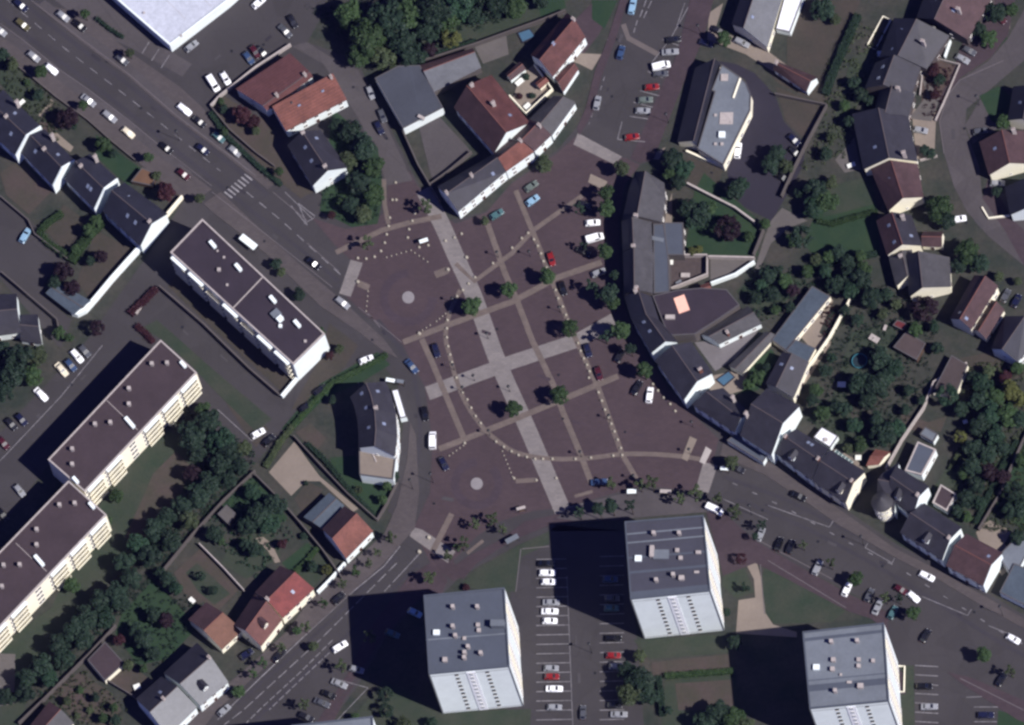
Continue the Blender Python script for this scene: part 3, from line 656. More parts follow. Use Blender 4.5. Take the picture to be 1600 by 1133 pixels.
sheet(B8, [(862,795),(886,793),(925,783),(905,800),(880,808)], BAND, layer=8)
for ln, wd in (([(630,535),(700,508),(800,472),(871,434),(940,410)], 9), ([(659,530),(676,568),(690,602),(708,645),(727,690)], 9),
               ([(686,702),(735,683),(800,657),(870,628),(966,588)], 9), ([(806,298),(832,361),(853,414),(887,501),(906,545),(935,606),(972,710),(997,752)], 8),
               ([(762,350),(789,427),(808,470),(832,533),(864,600),(880,645),(906,707),(924,755)], 9), ([(712,412),(741,440),(800,396),(832,361),(910,306)], 7),
               (smooth([(720,453),(704,485),(696,525),(704,560),(712,590),(728,630),(752,665),(776,688),(808,708),(860,717),(920,716),(970,710),(1022,710),(1070,714),(1099,719)]), 7),
               ([(676,862),(706,803)], 9), ([(806,752),(838,750)], 7), ([(898,776),(926,768)], 5), ([(525,395),(555,380),(597,360),(640,348),(690,338)], 8),
               ([(560,443),(577,450)], 10), ([(680,430),(700,422)], 11), ([(600,280),(601,320),(607,350)], 7), ([(755,845),(730,865)], 5)):
    sheet(B8, ribbon(ln, wd), BAND2, layer=8)
for (cx, cy, r) in ((638,465,9.5), (745,756,9.5)):
    P = [(cx+r*cos(t*pi/12), cy+r*sin(t*pi/12)) for t in range(24)]; sheet('roundabout_disc', P, mat('pale_paint_disc', (172,166,168), .06, 1, 4), raised=.06, layer=9)
# islands
def island(label, P, m=CONC):
    c = W(*P[0]); b = MB(); b.prism([tuple((W(*p)-c)[:2]) for p in P], 0, .2); thing('traffic_island', label, 'traffic island', (c.x, c.y, 0), 0, None, b.mesh('traffic_island', [m]))
island('long beige kerbed island on the square, with a dark lamp in its middle', [(1078,682),(1089,687),(1074,721),(1065,717)])
island('short pale kerbed island beside the avenue crossing, right of the long beige one', [(1103,698),(1112,704),(1101,726),(1093,722)], mat('pale_island', (190,182,178), .1))
island('pale kerbed pad by the tree at the top avenue crossing', [(923,272),(949,284),(943,297),(919,285)])
# roads on the right
sheet('street_surface', [(1620,-20),(1575,60),(1545,95),(1500,125),(1480,150),(1468,190),(1475,240),(1490,290),(1510,330),(1545,370),(1600,415),(1660,440),(1660,330),(1600,295),(1535,310),(1530,260),(1508,200),(1510,170),(1535,150),(1600,95),(1660,20)], ASPH2, layer=3)
sheet('pavement', [(1560,-20),(1590,-20),(1575,55),(1548,90),(1500,122),(1478,150),(1466,190),(1460,190),(1470,150),(1490,110),(1500,75)], BRICK2, raised=.1, layer=1)
sheet('pavement', [(1535,310),(1545,275),(1580,340),(1600,360),(1660,380),(1660,440),(1600,415),(1570,360)], BRICK2, layer=4)
sheet('driveway', [(1535,150),(1560,140),(1550,180),(1560,200),(1520,225),(1508,195)], ASPH2, layer=4)
sheet('driveway', [(1424,170),(1463,172),(1460,245),(1432,250)], CONC, layer=4)
sheet('driveway', [(1540,15),(1580,20),(1578,45),(1560,40)], CONC, layer=4)
# lawns, yards
G = [('lawn', [(1200,880),(1188,905),(1195,960),(1210,975),(1300,972),(1322,955),(1250,905)], LAWN), ('lawn', [(1132,870),(1160,880),(1180,925),(1150,935),(1128,915)], LAWN),
     ('path', [(1166,882),(1182,877),(1190,905),(1196,958),(1208,976),(1245,988),(1245,996),(1150,990),(1154,938),(1180,934),(1178,905)], CONC),
     ('path', [(1018,1035),(1140,1022),(1142,1050),(1020,1055)], DIRT), ('lawn', [(1040,1055),(1150,1048),(1155,1180),(1030,1180)], LAWN), ('bare_ground', [(1055,1068),(1145,1062),(1148,1110),(1060,1110)], DIRT),
     ('lawn', [(990,1000),(1128,992),(1140,1020),(1015,1030)], LAWN), ('lawn', [(722,912),(745,890),(800,858),(858,830),(858,850),(815,870),(805,925),(720,918)], LAWN),
     ('lawn', [(560,1110),(600,1062),(690,1112),(830,1108),(825,1180),(500,1180)], LAWN), ('lawn', [(1105,1),(1106,1),(1106,2)], LAWN),
     ('lawn', [(1408,1040),(1428,1040),(1430,1180),(1408,1180)], LAWN), ('lawn', [(1560,1110),(1600,1122),(1660,1150),(1660,1180),(1555,1180)], LAWNG),
     ('lawn', [(330,590),(420,670),(400,700),(360,640)], DRY), ('path', [(262,448),(280,425),(455,590),(440,612)], DRY),
     ('lawn', [(222,512),(246,500),(330,575),(425,655),(400,675),(330,605),(300,572),(252,530)], LAWN),
     ('lawn', [(170,760),(250,660),(300,700),(330,730),(260,820),(150,930),(60,1040),(0,1040),(0,1010),(80,950)], LAWN), ('bare_ground', [(240,740),(275,705),(300,730),(280,780),(220,850),(195,840)], DIRT),
     ('lawn', [(-40,1040),(60,1040),(30,1133),(-40,1133)], LAWN), ('yard_paving', [(-40,1020),(24,1022),(22,1100),(-40,1110)], CONCG),
     ('driveway', [(420,738),(460,690),(485,725),(500,745),(560,795),(552,800),(500,752),(478,752),(455,775)], CONC), ('driveway', [(462,676),(485,662),(510,685),(492,708)], DIRT),
     ('lawn', [(515,715),(556,712),(570,755),(620,760),(590,812),(520,730)], LAWNG), ('lawn', [(460,780),(480,752),(505,765),(475,805)], DRY),
     ('lawn', [(590,550),(610,570),(560,600),(510,620),(450,680),(440,670),(500,600)], LAWNG), ('lawn', [(515,505),(560,540),(535,580),(500,600),(470,640),(455,640),(500,560)], DRY),
     ('garden_plot', [(400,500),(440,520),(400,520)], DIRT),
     ('lawn', [(640,60),(700,40),(860,-10),(900,-10),(870,20),(700,80),(660,92)], LAWN), ('lawn', [(840,0),(880,-5),(885,12),(845,28)], LAWNG),
     ('lawn', [(925,0),(965,0),(945,45),(925,30)], LAWNG), ('yard_paving', [(655,200),(686,182),(735,235),(680,290),(672,270)], ASPH2), ('yard_paving', [(740,70),(790,50),(795,85),(755,100)], CONCG),
     ('garden_plot', [(812,120),(835,100),(862,140),(820,178),(800,160)], CONC), ('yard_paving', [(846,80),(940,85),(925,110),(905,100)], CONC),
     ('lawn', [(1085,300),(1100,270),(1180,340),(1185,400),(1070,398)], LAWNG), ('lawn', [(1200,110),(1290,130),(1290,20),(1340,20),(1290,165),(1215,130)], DRY), ('lawn', [(1255,0),(1345,0),(1290,130),(1230,100),(1230,60)], DRY),
     ('lawn', [(1212,135),(1292,168),(1262,222),(1228,190)], DRY), ('lawn', [(1278,325),(1370,318),(1375,400),(1280,410),(1255,380)], LAWNG), ('lawn', [(1300,290),(1360,275),(1370,318),(1285,340)], LAWN),
     ('lawn', [(1075,245),(1130,262),(1115,315),(1075,285)], DRY), ('path', [(1030,235),(1040,230),(1030,250),(1012,248)], CONC),
     ('garden_paving', [(1050,375),(1050,300),(1038,345)], CONC), ('terrace', [(1044,398),(1108,398),(1108,430),(1050,455)], mat('terrace_tiles', (96,84,84), .2, .8, 3)),
     ('yard_paving', [(1110,395),(1180,400),(1165,425),(1110,440)], CONCG), ('yard_paving', [(1085,535),(1125,532),(1192,508),(1150,560),(1118,580)], mat('light_grey_yard', (138,132,136), .1, .2, 1.5)), ('lawn', [(1150,590),(1205,545),(1215,560),(1185,610),(1160,615)], LAWNG), ('yard_paving', [(1100,590),(1170,575),(1160,610),(1085,635)], CONC),
     ('garden_path', [(1296,462),(1302,470),(1280,520),(1300,535),(1255,605),(1248,600),(1270,548),(1250,525)], CONC),
     ('terrace', [(1270,690),(1308,685),(1305,700),(1340,720),(1350,735),(1290,700)], CONC), ('terrace', [(1525,832),(1545,812),(1580,830),(1570,850),(1590,880),(1565,900),(1530,845)], CONC),
     ('garden_path', [(1400,640),(1450,660),(1480,650),(1470,675),(1420,672)], DIRT), ('lawn', [(1330,520),(1400,500),(1400,560),(1340,600),(1300,620)], LAWN), ('lawn', [(1500,560),(1600,540),(1600,590),(1520,600)], DRY),
     ('lawn', [(1540,740),(1600,680),(1660,700),(1660,880),(1600,830),(1550,790)], LAWNG), ('lawn', [(1265,640),(1320,610),(1340,690),(1280,680)], LAWN),
     ('lawn', [(1300,690),(1380,660),(1400,690),(1370,700),(1340,700)], LAWN), ('lawn', [(1440,790),(1500,700),(1530,760),(1500,820)], LAWN),
     ('garden_path', [(398,842),(410,838),(425,850),(438,878),(430,880),(418,860)], CONC), ('lawn', [(440,880),(480,848),(498,862),(460,900)], LAWNG), ('lawn', [(460,905),(500,862),(520,880),(492,915),(475,925)], LAWN),
     ('kitchen_garden', [(272,895),(312,858),(375,920),(340,955),(318,940),(300,950)], DIRT), ('lawn', [(290,895),(308,880),(360,928),(335,945),(310,925)], LAWN),
     ('lawn', [(360,850),(420,820),(440,870),(385,905),(345,880)], LAWN), ('lawn', [(345,770),(400,745),(450,810),(420,830),(350,810)], LAWNG),
     ('lawn', [(190,960),(240,905),(310,980),(260,1030),(215,1040),(180,990)], LAWNG), ('yard_paving', [(165,1065),(198,1035),(240,1065),(215,1090)], DIRT), ('kitchen_garden', [(80,1080),(125,1050),(170,1080),(190,1110),(160,1140),(110,1120)], DIRT),
     ('kitchen_garden', [(0,165),(30,165),(55,200),(85,170),(110,195),(70,210)], DIRT), ('garden_path', [(60,180),(80,155),(85,160),(68,186)], CONC), ('terrace', [(76,215),(87,206),(115,230),(110,238)], CONC), ('lawn', [(0,90),(30,100),(60,140),(80,155),(60,180),(30,170),(0,130)], LAWN),
     ('lawn', [(70,360),(100,320),(135,345),(125,380),(105,395)], DRY), ('lawn', [(0,270),(30,250),(80,300),(45,335),(10,305)], DIRT), ('lawn', [(150,360),(215,395),(150,480),(120,440)], DRY), ('lawn', [(150,210),(170,228),(230,270),(200,290),(150,245)], LAWNG), ('lawn', [(225,250),(260,290),(300,300),(270,330)], DIRT),
     ('lawn', [(500,330),(520,170),(590,230),(600,300),(590,350),(550,355)], LAWNG), ('garden_soil', [(335,180),(350,150),(450,210),(490,300),(470,310),(420,270)], DIRT),
     ('lawn', [(1150,455),(1190,420),(1260,440),(1200,500)], LAWN), ('lawn', [(1400,60),(1370,120),(1330,180),(1290,240),(1330,90)], LAWN), ('terrace', [(1440,85),(1500,105),(1480,150),(1440,160)], mat('brown_terrace', (100,84,78), .2, .8, 3)),
     ('lawn', [(1530,150),(1560,135),(1590,160),(1575,200),(1550,190)], LAWNG), ('terrace', [(1440,120),(1448,150),(1420,185),(1455,190),(1470,150)], CONCG),
     ('lawn', [(1535,30),(1575,60),(1555,80),(1515,68)], LAWNG), ('terrace', [(1305,250),(1335,215),(1345,265),(1320,270)], CONCG)]
for nm, P, m in G:
    if abs(area(P)) > 5: sheet(nm, P, m, layer=5)
# road markings
RP = 'road_marking'
marks(RP, [(345+i*5.2+6, 300-i*4.6, 345+i*5.2+18, 309.5-i*4.6, 2.6) for i in range(8)], ZEB, 9)
dashes(RP, [(-10,-18),(100,75),(200,152),(300,232),(345,268)], 14, 14, 1.0, PAINT, 9)
dashes(RP, [(385,300),(440,345),(500,400),(535,432)], 14, 12, 1.2, PAINT, 9)
marks(RP, [(0,37,34,61,1.1),(34,61,93,109,1.1),(93,109,138,140,1.1),(138,140,201,188,1.1),(201,188,246,225,1.1),(246,225,331,291,1.1),(331,300,400,354,1.1),(400,354,519,449,1.1),(48,0,127,61,1.1),(127,61,201,116,1.1),(201,116,275,180,1.1),(275,180,352,238,1.1),(352,238,400,275,1.1),(560,480,628,535,1.1),(426,300,480,345,1.1),(480,380,530,425,1.1),(575,490,594,512,1.6)], KERB, 14)
marks(RP, [(455,322,480,352,1.3),(480,352,466,318,1.3),(466,318,492,338,1.3),(445,300,488,342,1.0),(475,350,492,340,1.0)], PAINT, 10)
marks(RP, [(233,66,222,84,1.1),(249,76,237,95,1.1),(265,86,252,106,1.1)]+[(300+i*14, 50-i*12, 306+i*14, 54-i*12, 1.2) for i in range(5)], PAINT, 9)
marks(RP, [(1082,0,1047,62,1.0),(1047,62,1017,100,1.0),(1070,5,1058,40,1.0),(1018,98,1040,108,1.0),(1035,62,1062,72,1.0),(1012,112,1036,122,1.0),(1000,142,1030,150,1.0),(990,160,1020,168,1.0),(984,182,1012,186,1.0),(972,190,965,218,1.0),(965,218,1010,222,1.0),(950,60,905,205,1.0),(960,62,948,92,.9)], PAINT, 9)
sheet(RP, ribbon([(974,38),(982,60),(1028,85)], 8), mat('pale_crossing_band', (128,118,116), .1), layer=9)
dashes(RP, [(1010,0),(998,32)], 12, 5, 1.3, PAINT, 9); dashes(RP, [(1018,2),(1005,30)], 12, 5, 1.3, PAINT, 9); dashes(RP, [(996,32),(990,52)], 9, 3, 1.2, PAINT, 9); dashes(RP, [(945,120),(920,195)], 7, 8, .9, PAINT, 9)
dashes(RP, [(1145,755),(1230,795),(1320,845),(1400,885),(1480,935),(1560,985),(1640,1030)], 8, 26, 1.2, PAINT, 9)
marks(RP, [(1200,790,1296,824,.9),(1296,824,1302,814,.9),(1352,856,1394,880,.9),(1394,880,1398,872,.9),(1352,856,1356,849,.9),(1440,932,1512,962,.9),(1512,962,1518,952,.9),(1130,780,1200,812,.8),(1545,978,1575,990,.9)], PAINT, 9)
for ln in ([(625,854),(600,885),(545,930),(480,990),(400,1066),(340,1125)],): marks(RP, [(*ln[i], *ln[i+1], 1.4) for i in range(len(ln)-1)], PAINT, 9)
dashes(RP, [(620,880),(560,940),(500,1000),(440,1055),(380,1110),(350,1133)], 18, 6, 1.3, PAINT, 9)
dashes(RP, [(655,866),(600,925)], 60, 6, 1.1, PAINT, 9); dashes(RP, [(520,1000),(470,1050),(410,1105),(385,1130)], 10, 4, 1.3, PAINT, 9); dashes(RP, [(515,1020),(470,1062),(420,1110)], 10, 4, 1.3, PAINT, 9)
marks(RP, [(838, 904+i*14.75, 886+i*.5, 903+i*14.75, 1.0) for i in range(-2, 17)]+[(886,900,895,1133,.8)], PAINT, 9)
marks(RP, [(937, 975+i*15, 975, 974+i*15, 1.0) for i in range(-7, 11)], PAINT, 9)
marks(RP, [(1430, 1040+i*14.6, 1466, 1042+i*14.6, 1.1) for i in range(0, 8)]+[(1522,1105,1560,1105,1),(1522,1128,1558,1128,1),(1510,1090,1545,1088,1)], PAINT, 9)
marks(RP, [(160,540,95,620,1.0),(95,620,10,710,1.0),(10,710,-30,750,1.0),(520,1060,575,1075,1.0),(575,1075,520,1133,1.0),(340,640,395,690,1.0)], PAINT, 9)
# kerbs of the square's edges
marks('kerb', [(814,858,806,925,1.4),(816,858,858,854,1.4),(1188,882,1195,960,1.2),(1200,876,1322,950,1.2),(1180,842,1300,905,1.2),(1500,1060,1600,1110,1.2),(1568,95,1500,125,1.2),(1500,125,1480,150,1.2),(1480,150,1468,190,1.2),(1468,190,1475,240,1.2)], KERB, 12)

# worn lanes, repairs and manholes
for ln, wd, m in (([(-20,10),(100,100),(200,175),(300,255),(400,335)], 7, TRACK), ([(30,0),(130,78),(230,155),(330,232),(420,305)], 7, TRACK), ([(400,335),(470,390),(530,440)], 6, TRACK), ([(1130,745),(1230,782),(1330,832),(1430,880),(1560,955),(1620,995)], 6, TRACK),
                  ([(1150,780),(1230,812),(1330,862),(1430,920),(1540,990),(1620,1035)], 6, TRACK), ([(655,880),(600,935),(540,995),(480,1050),(400,1125)], 5, TRACK), ([(620,870),(560,930),(500,985),(440,1040),(370,1100)], 5, TRACK), ([(990,20),(965,90),(940,180)], 6, TRACK), ([(590,500),(640,570),(655,640),(655,700),(640,770)], 7, TRACK)):
    sheet('worn_lane', ribbon(smooth(ln), wd), m, layer=4)
for cx, cy, r in ((745,756,34), (638,465,38)):
    sheet('worn_lane', ribbon([(cx+r*cos(t*pi/16), cy+r*sin(t*pi/16)) for t in range(-4 if cy > 600 else 0, 25)], 13), TRACK2, layer=5)
rp = random.Random(5)
for x, y, a in [(150,90,38),(240,170,38),(380,300,38),(430,370,38),(600,520,55),(650,650,85),(560,920,-45),(480,1010,-45),(1200,790,25),(1300,850,25),(1380,880,25),(1500,960,28),(970,60,-70),(950,140,-75),(560,140,60),(600,210,62),(340,90,-40),(420,60,-40),(900,1000,88),(905,1060,88),(60,650,-45),(130,590,-45),(1490,210,85),(1530,350,50),(1130,260,60),(350,560,42),(290,520,42),(820,430,20),(900,660,20),(700,780,10),(1000,680,15),(760,520,20),(850,590,20)]:
    w_, h_ = rp.uniform(6, 22), rp.uniform(2.5, 6); t = radians(a); c_, s_ = cos(t), sin(t)
    pl = 700 < x < 1060 and 400 < y < 790
    sheet('repair_patch', [(x+u*w_*c_-v*h_*s_, y+u*w_*s_+v*h_*c_) for u, v in ((-.5,-.5),(.5,-.5),(.5,.5),(-.5,.5))], TRACK2 if pl else rp.choice([PATCHD, PATCHL]), layer=9)
    x += rp.uniform(-25, 25); y += rp.uniform(-12, 12); sheet('manhole_cover', [(x+2.1*cos(k*pi/5), y+2.1*sin(k*pi/5)) for k in range(10)], METAL, layer=11)
# ================================================================ THE BUILDINGS
# towers
def tower(label, P, rm, units, lines, h=30.0):
    t = block('apartment_tower', label, 'tower block', P, h, rm, WHITE, parapet=.35, pm=GREYR, win=[], units=units, lines=lines)
    pts = [W(x, y, h).xy for x, y in P]; c = Vector(t.location[:2]); rl = t.location
    # order: NW, NE, SE, SW
    NW, NE, SE, SW = pts
    d = (SE-SW).normalized(); n = Vector((d.y, -d.x)); L = (SE-SW).length; rz = atan2(n.y, n.x)+pi/2
    for j in range(10):
        z = 2.2+j*2.78
        for u in (.33, .71):
            p = SW+d*L*u+n*.03; ob('window', WINT if u in (.33, .71) else WINS, t, (p.x-rl.x, p.y-rl.y, z), rz)
        p = SW+d*L*.51+n*.16; ob('stair_window', STW, t, (p.x-rl.x, p.y-rl.y, z), rz)
    p = SW+d*L*.51+n*.06; b = MB(); b.box((0,0,0), (2.4, .16, 28.4)); ob('stair_panel', b.mesh('stair_panel', mat('stair_panel_grey', (226,228,232), .04)), t, (p.x-rl.x, p.y-rl.y, 14.4), rz)
    for k in (.0, 1.0):
        p = SW+d*L*(.005 if k == 0 else .995)+n*.04; b = MB(); b.box((0,0,0), (.35,.12,29.4)); ob('corner_trim', b.mesh('corner_trim', METALL), t, (p.x-rl.x, p.y-rl.y, 14.8), rz)
    for k, z in enumerate((27.9, .9)):
        p = (SW+SE)/2+n*.03; b = MB(); b.box((0,0,0), (L-1, .1, .12)); ob('facade_joint', b.mesh('facade_joint', mat('joint_grey', (140,140,144), .05)), t, (p.x-rl.x, p.y-rl.y, z), rz)
    for a, e in ((SE, NE), (NW, SW)):
        dd = (e-a).normalized(); nn = Vector((dd.y, -dd.x)); LL = (e-a).length; rz = atan2(nn.y, nn.x)+pi/2
        for j in range(10):
            z = 1.9+j*2.78
            for u in (.14, .34, .66, .86):
                p = a+dd*LL*u+nn*.03; ob('window', WINW, t, (p.x-rl.x, p.y-rl.y, z), rz)
        for u in (.24, .76):
            p = a+dd*LL*u+nn*.05; b = MB(); b.box((0,0,0), (2.6,.14,28)); ob('facade_panel', b.mesh('facade_panel', CREAM), t, (p.x-rl.x, p.y-rl.y, 14.6), rz)
    return t
b = MB(); b.box((0,0,0), (1.0,.1,1.25), mi=1); b.box((0,-.05,-.66), (1.1,.16,.08), mi=0); WINT = b.mesh('window', [FRAME, GLASS])
BALW = None
b = MB(); b.box((0,0,0), (1.0,.14,1.5), mi=0); b.box((0,-.04,0), (.8,.12,1.3), mi=1); STW = b.mesh('stair_window', [FRAME, mat('frosted_glass', (190,195,200), .05, 1, 2, .3)])
b = MB(); b.box((0,-.55,0), (5.2,1.1,.16)); b.box((0,-1.07,.55), (5.2,.06,.95)); b.box((-2.57,-.55,.55), (.06,1.0,.95)); b.box((2.57,-.55,.55), (.06,1.0,.95)); BALC = b.mesh('balcony', CREAM)
def tu(x0, y0, lst): return [(x0+a/3.7775, y0+c/3.7775, *r) for a, c, *r in lst]
V1 = (.8,.8,1.9)
TA = tower('grey-roofed white apartment tower, its shadow falling over the lower-left avenue', [(662,930),(788,918),(796,1041),(670,1053)], GREYR,
  tu(400,833,[(1160,430,*V1),(1305,430,*V1),(1160,545,*V1),(1175,600,*V1),(1310,540,.9,.9,.9),(1315,572,.9,.9,.9),(1250,665,*V1),(1230,700,*V1),(1228,730,*V1),(1325,703,*V1),(1115,745,1.1,1.1,1.2),(1065,585,1.6,1.3,.8,0,'white'),(1425,530,3.6,1.6,2.3,0,'housing'),(1230,620,.8,.8,.5)]),
  [(665,1000,792,990,2,.04,PALER)])
TB = tower('striped grey-roofed white apartment tower at the foot of the square', [(976,815),(1099,805),(1110,923),(985,936)], mat('patched_grey_felt', (84,84,98), .10, .12, 1.2, .8),
  tu(800,833,[(745,148,1.7,1.5,.7,0,'white'),(835,-5,*V1),(985,-5,*V1),(975,100,.9,.9,.9),(995,145,.9,.9,.9),(1100,112,1.3,.7,.8),(880,125,4.0,2.4,.6,0,'housing'),(850,272,*V1),(950,240,*V1),(1000,262,1.3,1.1,1.2),(825,105,1.0,3.0,1.4),(1090,230,1.2,.5,.3)]),
  [(978,849,1101,838,2.2,.25,PALER),(977,835,1101,824,2.4,.05,PALER),(980,872,1103,862,3,.06,GREYR),(982,895,1106,884,4,.06,GREYR),(985,930,1109,918,10,.05,GREYR)])
TC = tower('pale-roofed white apartment tower at the bottom right beside the lawn', [(1254,987),(1381,973),(1389,1095),(1265,1107)], PALER,
  tu(1200,833,[(285,790,1.6,1.4,.8,0,'white'),(372,635,*V1),(525,630,*V1),(385,745,1,1,1.2),(380,800,1,1,1.2),(535,745,.9,.9,.9),(535,782,.9,.9,.9),(620,752,.8,.8,.9),(395,925,*V1),(545,900,1.4,1.2,1.2),(480,880,1.2,.5,.4),(430,835,.5,.5,.5)]),
  [(1262,1076,1387,1064,10,.04,GREYR),(1256,1000,1382,986,5,.05,GREYR),(1261,1064,1386,1052,1.5,.04,GREYR)])
TD = tower('pale-roofed apartment tower mostly cut off by the bottom edge, left of centre', [(455,1133),(582,1119),(590,1240),(465,1252)], PALER, [(500,1150,.9,.9,1)], [])
# long flats lower left
def flats(label, P, h, se, units, lines, rm=BITU2):
    t = block('apartment_block', label, 'apartment block', P, h, rm, CREAM, parapet=.3, pm=CHIM, win=[3 if se == 1 else 1], units=units, lines=lines)
    rl = t.location; pts = [W(x, y, h).xy for x, y in P]; a, e = pts[se], pts[(se+1) % 4]; d = (e-a).normalized(); L = (e-a).length; n = Vector((d.y, -d.x)); cc = sum(pts, Vector((0,0)))/4
    if n.dot((a+e)/2-cc) < 0: n = -n
    rz = atan2(n.y, n.x)+pi/2; nb = int(L/7.0)
    for i in range(nb):
        for j in range(4):
            p = a+d*L*((i+.5)/nb)
            if i % 4 == 3:
                q = p+n*.03; ob('window', WINW, t, (q.x-rl.x, q.y-rl.y, 1.7+j*2.8), rz)
            else:
                ob('balcony', BALC, t, (p.x-rl.x, p.y-rl.y, .5+j*2.8), rz); q = p+n*.03; ob('window', WINW, t, (q.x-rl.x, q.y-rl.y, 1.8+j*2.8), rz)
                q = p+n*.03+d*2.9; ob('window', WIN, t, (q.x-rl.x, q.y-rl.y, 1.8+j*2.8), rz)
        p = a+d*L*((i+.5)/nb)+n*.5
        if i % 4 != 3: bb = MB(); bb.box((0,0,0), (5.6,1.1,.12)); ob('balcony_roof', bb.mesh('balcony_roof', WHITE), t, (p.x-rl.x, p.y-rl.y, h-.62), rz)
    return t
v = (.8,.8,1.6)
flats('long brown-roofed apartment block with cream balconies, the upper one of the two at left', [(251,531),(307,582),(132,768),(75,718)], 12, 1,
  tu(0,580,[(760,98,*v),(760,190,*v),(560,308,*v),(650,298,*v),(765,300,3.6,.9,1.1,.86,'white'),(425,455,*v),(425,545,*v),(445,640,2,.8,1.1,.86,'white')])+tu(0,300,[(895,1010,*v),(985,1005,*v),(1080,1015,2,.8,1.0,.86,'white')]),
  [(167,626,215,672,.9,.15,CHIM)])
flats('long brown-roofed apartment block with cream balconies, cut off by the left edge', [(107,751),(166,804),(-50,1031),(-110,975)], 12, 1,
  tu(0,580,[(350,785,*v),(440,775,*v),(540,790,2,.8,1.1,.86,'white'),(215,930,*v),(215,1020,*v),(230,1115,3.6,.9,1.1,.86,'white')])+tu(0,833,[(20,185,*v),(115,182,*v),(10,310,*v)]),
  [(25,849,50,873,.9,.15,CHIM),(62,883,73,893,.9,.15,CHIM)])
# white slab left of the square
P = [(316,342),(507,521),(458,569),(266,394)]
t = block('apartment_block', 'white apartment block with black roof and blank bright end wall left of the square', 'apartment block', P, 12.5, BITU, WHITE, parapet=.45, pm=CHIM, win=[0, 2], step=3.2,
  units=[(332,381,2.2,.9,1.2,.86,'white'),(372,417,2.2,.9,1.2,.86,'white'),(464,505,2.2,.9,1.2,.86,'white'),(426,467,2.2,.9,1.2,.86,'white'),(431,490,2.2,2.0,1.0,-.7,'housing'),(437,497,1.6,1.2,1.6,-.7,'white'),(438,509,.8,.8,.8,0,'white'),(342,421,.8,.8,.9),(350,402,.5,.5,.5),(340,392,.4,.4,.4),(477,533,.6,.6,.5),(355,445,.5,.5,.5)],
  lines=[(410,434,364,482,1.4,.35,CHIM)])
rl = t.location; pts = [W(x, y, 12.5).xy for x, y in P]; a, e = pts[2], pts[3]; d = (e-a).normalized(); n = Vector((d.y, -d.x)); n = n if n.dot((a+e)/2-sum(pts, Vector((0,0)))/4) > 0 else -n
for i in range(7):
    for j in range(4):
        p = a+d*(e-a).length*(.08+i*.14); ob('balcony', BALC, t, (p.x-rl.x, p.y-rl.y, .6+j*2.9), atan2(n.y, n.x)+pi/2)
    if i in (0,1,3,5,6):
        p = p+n*.5; bb = MB(); bb.box((0,0,0), (5.4,1.2,.12)); ob('balcony_roof', bb.mesh('balcony_roof', WHITE), t, (p.x-rl.x, p.y-rl.y, 11.9), atan2(n.y, n.x)+pi/2)
# supermarket
block('supermarket', 'large white-roofed shop hall at the top left beside its car park', 'shop hall', [(265,70),(190,5),(140,-40),(400,-40),(356,0)], 5.5, mat('shop_roof_sheet', (196,200,212), .05, .1, 1.0, .6, kind='planks', k=.85), WHITE, parapet=.35, pm=WHITE, win=[], units=[(283,56,.5,.5,.3),(225,20,.4,.4,.3)], lines=[(240,-20,290,30,.4,.05,CHIM),(300,-20,330,10,.4,.05,CHIM)])
# upper left terraces
gp = 'slate-roofed terraced houses by the upper left avenue'
house('terraced_house', 'blue-black slate house with white end wall, cut off at the left edge', 'house', [(-30,195,5,140),(24,243,63,197)], 6.2, 3.0, SLATEB, WHITE, chim=[(.45,.5),(.45,.95)], sky=[(.3,.3),(.7,.3),(.5,.75)], party=(1,), group=gp)
house('terraced_house', 'blue-black slate terraced house beside the pale garden terrace', 'house', [(30,236,70,202),(82,290,116,250)], 5.6, 3.0, SLATEB, WHITE, chim=[(.45,.5),(.35,.95)], sky=[(.3,.3),(.7,.72)], party=(1,), group=gp)
house('terraced_house', 'blue-black slate terraced house behind the green shrub, third along the avenue', 'house', [(100,280,141,240),(147,327,183,279)], 5.4, 3.0, SLATEB, WHITE, chim=[(.2,.5),(.3,.95)], sky=[(.6,.28),(.7,.28)], party=(1,), group=gp)
house('terraced_house', 'slate end house with a large bright white gable above the long garden wall', 'house', [(160,330,195,285),(219,385,262,334)], 6.6, 3.6, SLATEB, WHITE, chim=[(.95,.5)], sky=[(.3,.7),(.5,.3),(.7,.3)], gable=False, group=gp)
house('small_house', 'small slate house with white gable at the left edge, ridge level with the photo', 'house', [(-40,462,-40,530),(26,459,33,520)], 4.5, 2.4, SLATE, WHITE, sky=[(.5,.3)])
house('small_house', 'low slate outhouse with white end wall beside the left-edge house', 'house', [(33,492,32,532),(59,491,66,538)], 3.2, 1.6, SLATE, WHITE)
house('garden_shed', 'low ribbed slate shed in the corner of the white garden wall', 'shed', [(90,441,71,458),(142,470,115,492)], 2.6, .5, ZINCB, GREYW, win=0)
